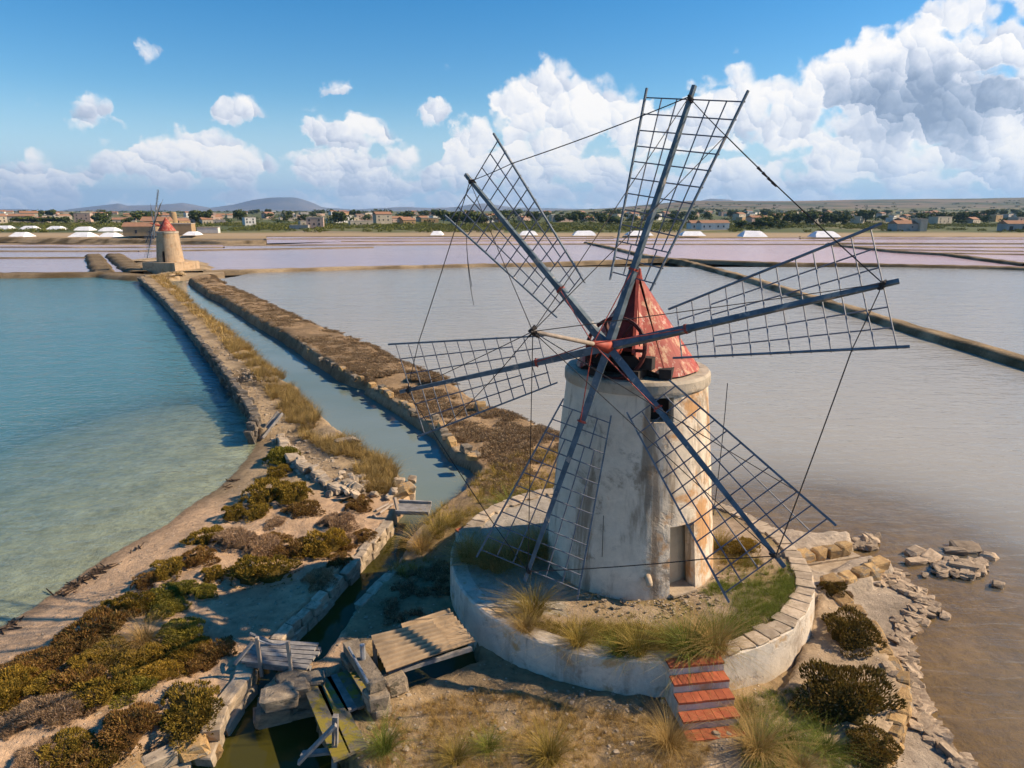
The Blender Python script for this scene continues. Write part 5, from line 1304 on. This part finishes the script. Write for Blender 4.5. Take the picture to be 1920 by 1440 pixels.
# ground cover nobody could count: joined blades and low cushions
def scatter(name, pts, base, sizes, mat, tilt=0.0, zs=1.0):
    """joins many copies of the base arrays, one per point (x,y,z)"""
    V, F_, rn = base[0]; outV = []; outF = []; outR = []; n0 = 0
    for i, p in enumerate(pts):
        V, F_, rn = base[i % len(base)]; a = rng.uniform(0, 6.28); s = sizes[i]; c, sn = math.cos(a), math.sin(a)
        q = V * s; x = q[:, 0] * c - q[:, 1] * sn; y = q[:, 0] * sn + q[:, 1] * c
        outV.append(np.c_[x + p[0] + tilt * q[:, 2], y + p[1], q[:, 2] * zs + p[2]]); outF.append(F_ + n0); outR.append(np.clip(rn * rng.uniform(.75, 1.25), 0, 1)); n0 += len(V)
    return obj(name, mesh_from(name, np.concatenate(outV), np.concatenate(outF), mat, attrs={'rnd': np.concatenate(outR)}))
gb = [blades_arrays(34, .22, 1.0, .9, .035, rv, seg=2) for _ in range(4)]
gb_far = [blades_arrays(14, .30, 1.0, 1.0, .09, rv, seg=1) for _ in range(3)]
lowc = [cushion_arrays(110, rv, .5, .30, .04, core=True) for _ in range(4)]
def pts_between(lineL, lineR, y0, y1, n, f0, f1, mask=.0, scale=.6, off=0.0):
    y = y0 * (y1 / y0) ** rng.random(n) if y0 > 0 else rng.uniform(y0, y1, n); o = []
    for yy in y:
        xl, xr = line_x(lineL, yy), line_x(lineR, yy); x = xl + (xr - xl) * rng.uniform(f0, f1)
        if fbm(np.array([x]), np.array([yy]), scale, 3, off)[0] < mask: continue
        z = float(ground(x, yy)) if yy < 45.8 else .95 + min(0, (min(x - xl, xr - x) - 1) * .6)
        o.append((x, yy, z - .05))
    return o
pa = pts_between(LB_wall + [(*at(640, 905, .9)[:2], 0, 0)], CA_left[:15], 27.5, 60, 1500, .42, .90, .40)
tag(scatter('dike_grass', pa, gb, rng.uniform(.30, .66, len(pa)), M['straw'], .25), 'straw coloured grass covering the top of the left dike', 'grass', kind='stuff')
pa = pts_between(LB_wall, CA_left[:11], 55, 133, 1300, .45, .97, .42)
tag(scatter('far_dike_grass', pa, gb_far, rng.uniform(.35, .7, len(pa)), M['straw'], .2), 'dry grass on the far stretch of the left dike', 'grass', kind='stuff')
pb_ = pts_between(CA_right[:20], RB_bank[:19], 26, 62, 4200, .10, .97, .40, .5, 3.0)
pb_ = [p for p in pb_ if math.hypot(p[0] - PLAT_C[0], p[1] - PLAT_C[1]) > PLAT_R + .3]
tag(scatter('heath', pb_, lowc, rng.uniform(.14, .40, len(pb_)), M['heath'], zs=.75), 'brown heath scrub covering the dike right of the canal', 'heath', kind='stuff')
pb_ = pts_between(CA_right[:12], RB_bank[:13], 58, 133, 1500, .12, .93, .42, .3, 5.0)
tag(scatter('far_heath', pb_, lowc, rng.uniform(.25, .6, len(pb_)), M['heath'], zs=.55), 'brown heath on the far stretch of the right dike', 'heath', kind='stuff')
def in_px(poly_px, n, z=.4, mask=.35, scale=.9, off=0.0, zfix=None, shrink=None):
    P_ = np.array([at(u, v, z)[:2] for u, v in poly_px]); lo, hi = P_.min(0), P_.max(0); o = []
    q = rng.uniform(lo, hi, (n, 2)); q = q[inside_poly(q, [tuple(p) for p in P_])]
    q = q[fbm(q[:, 0], q[:, 1], scale, 3, off) > mask]
    h = ground(q[:, 0], q[:, 1]) if zfix is None else np.full(len(q), zfix)
    q = np.c_[q, h - .03]
    return [tuple(p) for p in q if p[2] > .03]
# right bank of the canal and the ground behind the platform
pk = in_px([(800, 955), (885, 900), (1000, 850), (1080, 860), (1070, 940), (940, 985), (850, 1030), (760, 1090), (735, 1075), (790, 1000)], 1500, mask=.33)
pk = [p for p in pk if math.hypot(p[0] - PLAT_C[0], p[1] - PLAT_C[1]) > PLAT_R + .2]
tag(scatter('bank_grass', pk, gb, rng.uniform(.14, .36, len(pk)), M['tuft']), 'mixed grass on the bank between canal and platform', 'grass', kind='stuff')
pk = in_px([(715, 1105), (760, 1065), (845, 1040), (850, 1140), (720, 1180)], 260, mask=.50)
tag(scatter('shaded_scrub', pk, lowc, rng.uniform(.10, .26, len(pk)), M['heath']), 'dark scrub on the bank in the shade left of the platform', 'scrub', kind='stuff')
pk = in_px([(690, 1440), (700, 1345), (770, 1330), (900, 1300), (1240, 1360), (1330, 1400), (1330, 1470), (690, 1470)], 2200, mask=.40, off=2.0)
tag(scatter('front_grass', pk, gb, rng.uniform(.06, .19, len(pk)), M['straw']), 'thin dry grass on the ground in front of the platform', 'grass', kind='stuff')
pk = in_px([(1370, 1320), (1500, 1290), (1560, 1340), (1650, 1390), (1620, 1460), (1400, 1470)], 1500, z=.5, mask=.38, off=4.0)
tag(scatter('terrace_weeds', pk, gb, rng.uniform(.07, .20, len(pk)), M['weed']), 'green weeds on the terrace below the platform wall', 'weeds', kind='stuff')
pp_ = []; 
for (u0, v0, su, sv, n) in [(1430, 1125, 75, 50, 900), (1480, 1100, 22, 30, 200), (1370, 1180, 50, 20, 260), (1350, 1100, 30, 14, 110), (1130, 1178, 40, 10, 90), (1190, 1192, 90, 18, 420), (1000, 1182, 60, 18, 330), (1310, 1195, 50, 14, 180), (1290, 1208, 60, 14, 160), (1390, 1050, 40, 18, 90)]:
    for i in range(n):
        p = at(u0 + rng.normal(0, su * .6), v0 + rng.normal(0, sv * .6), PLAT_Z)
        d = math.hypot(p[0] - PLAT_C[0], p[1] - PLAT_C[1])
        if d < PLAT_R - .55 and math.hypot(p[0] - TC[0], p[1] - TC[1]) > 2.85: pp_.append((p[0], p[1], PLAT_Z - .06))
nh = len(pp_) * 56 // 100; h1 = pp_[:nh]; h2 = pp_[nh:]
tag(scatter('platform_weeds', h1, gb, rng.uniform(.08, .21, len(h1)), M['weed']), 'green weeds growing over the right side of the platform top', 'weeds', kind='stuff')
tag(scatter('platform_grass', h2, gb, rng.uniform(.09, .25, len(h2)), M['weed' if False else 'tuft']), 'dry grass growing along the front of the platform top', 'grass', kind='stuff')
# sparse grit on the sand
grit = Joined()
for i in range(900):
    u, v = rng.uniform(60, 760), rng.uniform(880, 1420); p = on_ground(u, v)
    if p[2] < .12: continue
    s = abs(rng.normal(0, .035)) + .02
    grit.add(S_PALE[int(rng.integers(6))], np.array(Matrix.Translation(p) @ Matrix.Rotation(rng.uniform(0, 6), 4, 'Z') @ Matrix.Diagonal((s * 1.3, s, s * .7, 1))))
for i in range(500):
    u, v = rng.uniform(680, 1660), rng.uniform(1290, 1440); p = on_ground(u, v)
    s = abs(rng.normal(0, .035)) + .02
    grit.add(S_PALE[int(rng.integers(6))], np.array(Matrix.Translation(p) @ Matrix.Rotation(rng.uniform(0, 6), 4, 'Z') @ Matrix.Diagonal((s * 1.3, s, s * .7, 1))))
for i in range(700):
    yy = rng.uniform(27, 62); xl, xr = line_x(LB_wall + [(*at(640, 905, .9)[:2], 0, 0)], yy), line_x(CA_left[:15], yy); xx = xl + (xr - xl) * rng.uniform(.08, .6)
    zz = float(ground(xx, yy)) if yy < 45.8 else 1.0
    s = abs(rng.normal(0, .06)) + .03
    grit.add(S_PALE[int(rng.integers(6))], np.array(Matrix.Translation((xx, yy, zz)) @ Matrix.Rotation(rng.uniform(0, 6), 4, 'Z') @ Matrix.Diagonal((s * 1.3, s, s * .7, 1))))
for i in range(150):                       # broken masonry at the tower foot
    a = R(rng.uniform(-35, 62)); r_ = rng.uniform(2.8, 3.7); s = rng.uniform(.025, .075)
    grit.add(S_PALE[int(rng.integers(6))], np.array(Matrix.Translation((TC[0] + r_ * math.sin(a), TC[1] - r_ * math.cos(a), PLAT_Z)) @ Matrix.Rotation(rng.uniform(0, 6), 4, 'Z') @ Matrix.Diagonal((s * 1.3, s, s * .7, 1))))
tag(grit.obj('gravel', M['limestone'], None), 'scattered pale gravel and shell grit on the ground', 'gravel', kind='stuff')

# ------------------------------------------------------------------ the second mill down the dike
fm = at(312, 508, .6); fd = fm[1]
mill2 = thing('far_windmill', 'distant windmill with red cap on a square stone base at the end of the dike', 'windmill', (-70.5, 143.0, 0.0))
bx = MB(); c_, s_ = math.cos(R(-14)), math.sin(R(-14))
def rot(x, y): return (x * c_ - y * s_, x * s_ + y * c_)
mb = MB(); ft = [rot(*p) for p in ((-3.9, -3.6), (3.9, -3.6), (3.9, 3.8), (-3.9, 3.8))]
mb.add([(*p, -.3) for p in ft] + [(p[0] * .985, p[1] * .985, 2.3) for p in ft], [(0, 1, 5, 4), (1, 2, 6, 5), (2, 3, 7, 6), (3, 0, 4, 7), (4, 5, 6, 7)]).obj('stone_base', M['plaster_tan'], mill2)
tm = tower_mesh('tower', M['plaster_tan'], 2.6, 2.05, 2.2, 8.2, [(R(-9), R(4), 2.35, 4.5)], nseg=40, nz=16, seed=4.0); tm.obj('tower', M['plaster_tan'], mill2)
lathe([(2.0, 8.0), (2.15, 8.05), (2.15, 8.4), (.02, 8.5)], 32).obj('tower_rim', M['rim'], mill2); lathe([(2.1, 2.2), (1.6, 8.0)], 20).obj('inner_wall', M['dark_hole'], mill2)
lathe([(1.75, 8.5), (.04, 11.2)], 24).obj('cap_roof', M['roof_red'], mill2)
AX2 = np.array([-.80, -.54, .27]); AX2 /= np.linalg.norm(AX2); A2 = np.cross([0, 0, 1.0], AX2); A2 /= np.linalg.norm(A2); B2 = np.cross(AX2, A2); H2 = np.array([0, 0, 9.2]) + AX2 * 2.3
MB().tube([H2 - AX2 * 2.2, H2 + AX2 * .7], [.25, .12], 8).obj('hub', M['red_iron'], mill2)
MB().tube([H2 + AX2 * .5, H2 + AX2 * 3.0], [.07, .05], 6).obj('bowsprit', M['pale_wood'], mill2)
for k in range(6):
    r, s = sail_frame(k, H2, AX2, A2, B2, .62)
    sl = MB().beam(H2, H2 + r * 7.0, .2, .2, .12, .12).obj('sail', M['stock'], mill2)
    mb = MB()
    for rb in np.linspace(2, 6.8, 10): mb.tube([H2 + r * rb - s * width_at(rb), H2 + r * rb + s * width_at(rb)], .016, 4)
    for f in (-1, -.5, .5, 1): mb.tube([H2 + r * 2 + s * f * width_at(2), H2 + r * 6.8 + s * f * width_at(6.8)], .018, 4)
    tag(mb.obj('lattice', M['bar'], sl), kind='stuff')
# sand bank and small outlet by the far mill
strip_dike('sand_bank', [g(250, 492), g(300, 487), g(360, 512)], [12, 16, 8], .7, TAN * 1.05, TAN * .6)
strip_dike('sand_bank', [g(330, 516), g(420, 513)], [9, 5], .5, TAN * 1.05, TAN * .7)

# ------------------------------------------------------------------ salt heaps
heaps_px = [(820, 440, 26, 9, 'small white salt heap farthest left in the right-hand row'), (991, 440, 40, 9, 'white salt heap between the upper left sail and its edge spar'), (1095, 440.5, 50, 10, 'long white salt heap left of the top sail'), (1198, 440.5, 56, 10, 'white salt heap behind the top sail'),
            (1297, 441, 52, 10, 'white salt heap just right of the top sail'), (1410, 443, 54, 13, 'white salt heap below the dark tree clump'), (1545, 443.5, 56, 13, 'white salt heap farthest right near the right sail tip'),
            (8, 430, 42, 9, 'white salt heap at the left picture edge in the back row'), (57, 430.5, 34, 9, 'second salt heap from the left in the back row'), (107, 431, 34, 9, 'third salt heap from the left in the back row'), (160, 432, 36, 9, 'fourth salt heap from the left in the back row'), (207, 433, 36, 9, 'fifth salt heap from the left in the back row'), (243, 433, 22, 8, 'salt heap half hidden by the stone farm building'),
            (42, 443, 34, 10, 'nearest white salt heap at the far left in the front row'), (157, 443, 42, 10, 'salt heap in the middle of the left front row'), (208, 443, 34, 9, 'salt heap at the right of the left front row'), (362, 440, 28, 8, 'salt heap just right of the far windmill')]
for (u, v, w, h, lab) in heaps_px:
    p = at(u, v, .7); m = px(p); W_, H_, D_ = w * m * .86, h * m * .8, 10.0
    mb = MB(); V = []; rows_ = []
    for j, (f, zz) in enumerate(((1, 0), (.86, .5), (.66, .92), (.55, 1.0))):
        for sx, sy in ((-1, -1), (-.4, -1.03), (.4, -1.03), (1, -1), (1.02, 0), (1, 1), (0, 1.02), (-1, 1), (-1.02, 0)):
            e = D_ / 2 * (1 - .8 * zz); V.append((sx * W_ / 2 * f * (1 + rng.normal(0, .02)), sy * e * (1 + rng.normal(0, .04)), H_ * zz * (1 + rng.normal(0, .03))))
    Fc = [(j * 9 + k, j * 9 + (k + 1) % 9, (j + 1) * 9 + (k + 1) % 9, (j + 1) * 9 + k) for j in range(3) for k in range(9)] + [tuple(27 + k for k in range(9))]
    o = obj('salt_heap', mesh_from('salt_heap', V, Fc, M['salt']), None, p - np.array([0, 0, .15])); tag(o, lab, 'salt heap', 'white salt heaps along the pans')

# ------------------------------------------------------------------ houses, trees and scrub on the far shore
HM = {}
for k, a, b in (('cream', (.55, .47, .36), (.44, .37, .28)), ('white', (.70, .68, .64), (.58, .56, .52)), ('ochre', (.50, .33, .16), (.40, .26, .13)), ('pink', (.52, .37, .29), (.44, .31, .25)), ('grey', (.40, .37, .35), (.32, .30, .29)), ('stone', (.42, .29, .16), (.32, .22, .12))):
    HM[k] = plain('wall_' + k, (*a, 1), (*b, 1), .3, .9, .2, .05)
HM['tile'] = plain('roof_tile', (.36, .19, .11, 1), (.28, .15, .09, 1), .6, .9, .3, .05); HM['flat'] = plain('flat_roof', (.45, .38, .31, 1), (.36, .31, .26, 1), .6, .9, .2, .05)
HM['pane'] = plain('window_dark', (.045, .045, .05, 1), (.03, .03, .035, 1), 1, .3, .05, .01)
def house(name, label, x, y, w, d, h, wall, roof='flat', rz=0.0, group=None, wins=(), z=None, cat='house'):
    z = far_z(x, y) if z is None else z
    t = thing(name, label, cat, (x, y, z - .2), group, rz)
    MB().box((0, 0, h / 2), (w, d, h)).obj('wall', HM[wall], t)
    if roof == 'flat': MB().box((0, 0, h + .2), (w + .3, d + .3, .4)).obj('roof', HM['flat'], t)
    else:
        e = .4; rh = d * .22
        mb = MB().add([(-w / 2 - e, -d / 2 - e, h), (w / 2 + e, -d / 2 - e, h), (w / 2 + e, d / 2 + e, h), (-w / 2 - e, d / 2 + e, h), (-w / 2 - e, 0, h + rh), (w / 2 + e, 0, h + rh)], [(0, 1, 5, 4), (2, 3, 4, 5), (1, 2, 5), (3, 0, 4), (3, 2, 1, 0)])
        mb.obj('roof', HM['tile'], t)
    for (wx_, wz_, ww_, wh_) in wins:
        MB().box((wx_ * w, -d / 2 - .02, wz_ * h), (ww_, .12, wh_)).obj('window', HM['pane'], t)
    return t
def hpos(u, y): return at_y(u, 400, y)[0], y
W2 = [(-.32, .45, 1.0, 1.4), (-.05, .45, 1.0, 1.4), (.25, .45, 1.0, 1.4)]; W4 = W2 + [(-.32, .78, 1.0, 1.3), (.25, .78, 1.0, 1.3)]
x, y = hpos(1338, 455); house('farmhouse', 'long low white farmhouse behind the salt heaps right of the top sail', x, y, 19, 8, 4.4, 'white', 'tile', .15, None, [(-.4, .5, .9, 1.2), (-.2, .5, .9, 1.2), (.1, .5, .9, 1.2), (.3, .5, .9, 1.2)])
x, y = hpos(1308, 470); house('farmhouse', 'small white wing left of the long low farmhouse', x, y, 11, 8, 4.0, 'white', 'tile', .15, None, W2[:2])
x, y = hpos(1697, 425); house('barn', 'pale grey salt barn with orange roof near the right sail tip', x, y, 14, 9, 4.6, 'grey', 'tile', .1, None, [(.2, .6, .8, .8)])
x, y = hpos(1726, 424); house('barn', 'tall narrow cream end block of the grey salt barn', x, y, 4.5, 9, 7.2, 'cream', 'flat', .1)
x, y = hpos(1910, 425); house('barn', 'low grey barn with orange roof at the right picture edge', x, y, 17, 9, 4.6, 'grey', 'tile', 0, None, [(-.36, .4, 2.2, 2.6), (.1, .4, 2.2, 2.6)])
x, y = hpos(590, 470); house('pan_house', 'square pink two storey house at the edge of the pans', x, y, 11, 9, 7.5, 'pink', 'flat', .2, None, W4)
x, y = hpos(560, 462); house('shed', 'low dark shed left of the square pink house', x, y, 12, 7, 2.6, 'grey', 'flat', .1)
# stone salt works behind the far mill
for (u, y, w, d, h, wl_, rf, lab, wn) in [(262, 352, 15, 9, 4.6, 'stone', 'tile', 'long brown stone salt store left of the far windmill', [(-.1, .45, 1.0, 1.6), (.3, .45, .8, .8)]), (292, 372, 13, 10, 7.0, 'stone', 'tile', 'tall brown stone salt works directly behind the far windmill', [(.15, .6, .8, .9), (.3, .6, .8, .9)]),
                                     (335, 372, 13, 9, 5.4, 'stone', 'flat', 'brown stone block right of the far windmill', [(-.2, .55, .8, 1.0)]), (388, 395, 11, 6, 3.0, 'white', 'flat', 'low white shed right of the far windmill and salt heap', [])]:
    x, y = hpos(u, y); house('salt_works', lab, x, y, w, d, h, wl_, rf, .2, None, wn, z=.6, cat='building')
x, y = hpos(324, 385); t = thing('stone_tower', 'cut-off conical stone tower rising behind the far windmill', 'tower', (x, y, .5)); lathe([(2.6, 0), (1.7, 11), (1.5, 11.4), (.05, 11.5)], 20).obj('tower', HM['stone'], t)
hr = np.random.default_rng(5); taken = []
kinds = ['cream', 'white', 'ochre', 'pink', 'cream', 'white', 'cream', 'pink', 'grey']
bands = [(-60, 840, 540, 1500, 125), (840, 1240, 600, 1300, 34), (1240, 1920, 540, 1500, 84), (1920, 2150, 600, 1300, 8), (-330, -60, 600, 1300, 12)]
for (u0, u1, y0, y1, n) in bands:
    for i in range(n):
        for _ in range(12):
            u = hr.uniform(u0, u1); y = y0 * (y1 / y0) ** (hr.random() ** .8); x = hpos(u, y)[0]
            if all(abs(x - a) > 16 or abs(y - b) > 14 for a, b in taken): break
        taken.append((x, y)); w, d, h = hr.uniform(8, 19), hr.uniform(7, 10), hr.choice([3.6, 4.2, 6.4, 7.0, 8.5], p=[.28, .3, .22, .15, .05])
        side_ = 'left' if u < 640 else 'middle' if u < 1240 else 'right'
        kd = kinds[int(hr.integers(len(kinds)))]; rf = 'tile' if hr.random() < .45 else 'flat'
        st = 'low' if h < 5 else 'two storey'
        house('town_house', f'{st} {kd if kd != "cream" else "cream coloured"} house with {"tiled" if rf == "tile" else "flat"} roof in the far town, {side_} part', x, y, w, d, h, kd, rf, hr.uniform(.25, 1.05), 'houses of the far town', (W4 if h > 6 else W2) if y < 900 else ())
def crown_arrays(r, n=420, flat=1.0):
    lob = np.c_[r.normal(0, .38, (9, 2)), r.uniform(-.25, .45, 9)]; lr = r.uniform(.30, .52, 9); k = r.integers(0, 9, n)
    d = r.normal(0, 1, (n, 3)); d /= np.linalg.norm(d, axis=1)[:, None]
    p = lob[k] + d * (lr[k] * r.uniform(.75, 1.05, n))[:, None]; p[:, 2] *= flat
    s1 = np.cross(d, r.normal(0, 1, (n, 3))); s1 /= np.linalg.norm(s1, axis=1)[:, None]; s2 = np.cross(d, s1) + d * .4; sz = r.uniform(.07, .15, n)[:, None]
    V = np.stack([p - s1 * sz, p - s2 * sz, p + s1 * sz, p + s2 * sz], 1).reshape(-1, 3); F_ = np.arange(4 * n).reshape(-1, 4)
    return V + np.array([0, 0, .62 * flat]), F_, np.repeat(np.clip(r.normal(.45, .22, n) + d[:, 2] * .15, 0, 1), 4)
CROWN = variants('crown', [crown_arrays(rv) for _ in range(5)], M['tree']); CROWNB = variants('crown', [crown_arrays(rv) for _ in range(2)], M['scrub']); CROWNF = variants('crown', [crown_arrays(rv, 420, .55) for _ in range(3)], M['tree'])
tk = MB().tube([(0, 0, -.05), (.01, 0, .3), (0, .02, .6)], [.05, .04, .025], 6)
for q in ((.2, .1, .8), (-.2, .05, .78), (.02, -.2, .82)): tk.tube([(0, .01, .42), q], [.026, .012], 5)
TRUNK = mesh_from('trunk', tk.V, tk.F, M['bark'])
def nth(i, n): return 'leftmost' if i == 0 else 'rightmost' if i == n - 1 else ORD[i] + ' from left'
def tree(x, y, h, w, label, group, meshes=CROWN, z=None):
    t = thing('tree', label, 'tree', (x, y, (far_z(x, y) if z is None else z) - .1), group, hr.uniform(0, 6.28))
    obj('trunk', TRUNK, t, None, None, (h * .6, h * .6, h * .62)); obj('crown', meshes[int(hr.integers(len(meshes)))], t, (0, 0, h * .16), None, (w / 2 * 1.15, w / 2 * 1.15, h * .55)); return t
for i, (u, y, h, w) in enumerate(sorted([(1440, 520, 9, 12), (1458, 530, 11, 11), (1478, 540, 12, 13), (1500, 535, 11, 12), (1522, 540, 11, 12), (1545, 545, 11, 13), (1568, 545, 10, 11), (1585, 540, 9, 10)])):
    tree(*hpos(u, y), h, w, f'tall tree {nth(i, 8)} in the big grove right of the top sail', 'grove right of the top sail', CROWNB if u < 1480 else CROWN)
for i, (u, y, h, w) in enumerate(sorted([(1392, 470, 6, 11), (1418, 468, 7, 11), (1446, 465, 6, 12), (1466, 468, 6, 9)])): tree(*hpos(u, y), h, w, f'round bushy tree {nth(i, 4)} at the foot of the big grove', 'bushy trees below the grove', CROWN)
for i, (u, y, h, w) in enumerate(sorted([(1728, 640, 10, 12), (1748, 640, 11, 13), (1768, 640, 11, 12), (1790, 640, 11, 12)])): tree(*hpos(u, y), h, w, f'tree {nth(i, 4)} in the dark row near the right picture edge', 'dark tree row on the right')
for i, (u, y, h, w) in enumerate(sorted([(75, 620, 9, 16), (90, 620, 10, 18), (60, 625, 8, 15), (105, 630, 8, 14)])): tree(*hpos(u, y), h, w, f'broad dark tree {nth(i, 4)} in the clump at the far left', 'clump of broad trees at the far left', CROWNF)
for i, (u, y, h, w) in enumerate(sorted([(850, 560, 11, 14), (872, 560, 13, 16), (885, 555, 12, 14), (905, 560, 10, 14), (1005, 640, 11, 14), (1075, 640, 10, 13), (1090, 650, 12, 14), (1050, 620, 9, 12)])): tree(*hpos(u, y), h, w, f'dark tree {nth(i, 8)} behind the upper left sail', 'trees behind the upper left sail')
for (u0, u1, y0, y1, n, lab, gp) in [(-60, 640, 560, 1500, 70, 'tree among the houses of the far town, left part', 'trees of the far town, left'), (640, 1240, 560, 1400, 75, 'tree among the houses of the far town, middle part', 'trees of the far town, middle'), (1240, 1960, 560, 1500, 85, 'tree among the houses of the far town, right part', 'trees of the far town, right')]:
    for i in range(n):
        u = hr.uniform(u0, u1); y = y0 * (y1 / y0) ** hr.random(); x = hpos(u, y)[0]
        if any(abs(x - a) < 12 and 0 <= b - y < 12 for a, b in taken): y += 14
        h = hr.uniform(6, 13); tree(x, y, h, h * hr.uniform(.9, 1.5), lab, gp, CROWN if hr.random() < .75 else CROWNF)
sc_arr = [crown_arrays(rv, 60, .6) for _ in range(4)]
pts = []; szs = []
for i in range(6500):
    u = hr.uniform(-330, 2200); y = 405 * (620 / 405) ** (hr.random() ** .9); x = hpos(u, y)[0]
    if fbm(np.array([x]), np.array([y]), .02, 3)[0] < .34 or (y < 470 and abs(u - 1325) < 45): continue
    if y < 432 and fbm(np.array([x]), np.array([y]), .05, 2, 9.0)[0] < .5: continue
    pts.append((x, y, far_z(x, y) - .3)); szs.append(hr.uniform(1.2, 3.0))
tag(scatter('scrub_belt', pts, sc_arr, szs, M['scrub']), 'belt of green scrub and reeds between salt pans and town', 'scrub', kind='stuff')
pts = []; szs = []
for i in range(1500):
    u = hr.uniform(-330, 2200); y = 620 * (2600 / 620) ** hr.random(); x = hpos(u, y)[0]
    pts.append((x, y, far_z(x, y) - .3)); szs.append(hr.uniform(2.5, 5.0) * (1 + (y > 1500) * .6))
tag(scatter('far_woods', pts, sc_arr, szs, M['tree']), 'far green belt of trees between and behind the town houses', 'woods', kind='stuff')

# ------------------------------------------------------------------ the air: thin haze that turns the far hills blue
hz = MB().add([(x, y, z) for z in (-2.5, 420.0) for x, y in ((-26000, -150), (26000, -150), (26000, 15000), (-26000, 15000))], [(3, 2, 1, 0), (4, 5, 6, 7), (0, 1, 5, 4), (1, 2, 6, 5), (2, 3, 7, 6), (3, 0, 4, 7)])
hm = bpy.data.materials.new('air'); hm.use_nodes = True
ht = NT(hm.node_tree); ht.n.clear()
ho = ht.node('ShaderNodeOutputMaterial'); hv = ht.node('ShaderNodeVolumePrincipled')
hv.inputs['Color'].default_value = (.34, .62, 1.0, 1); hv.inputs['Density'].default_value = 6.0e-5; hv.inputs['Anisotropy'].default_value = 0.2
ht.l.new(hv.outputs[0], ho.inputs['Volume'])
tag(hz.obj('haze', hm), kind='stuff')
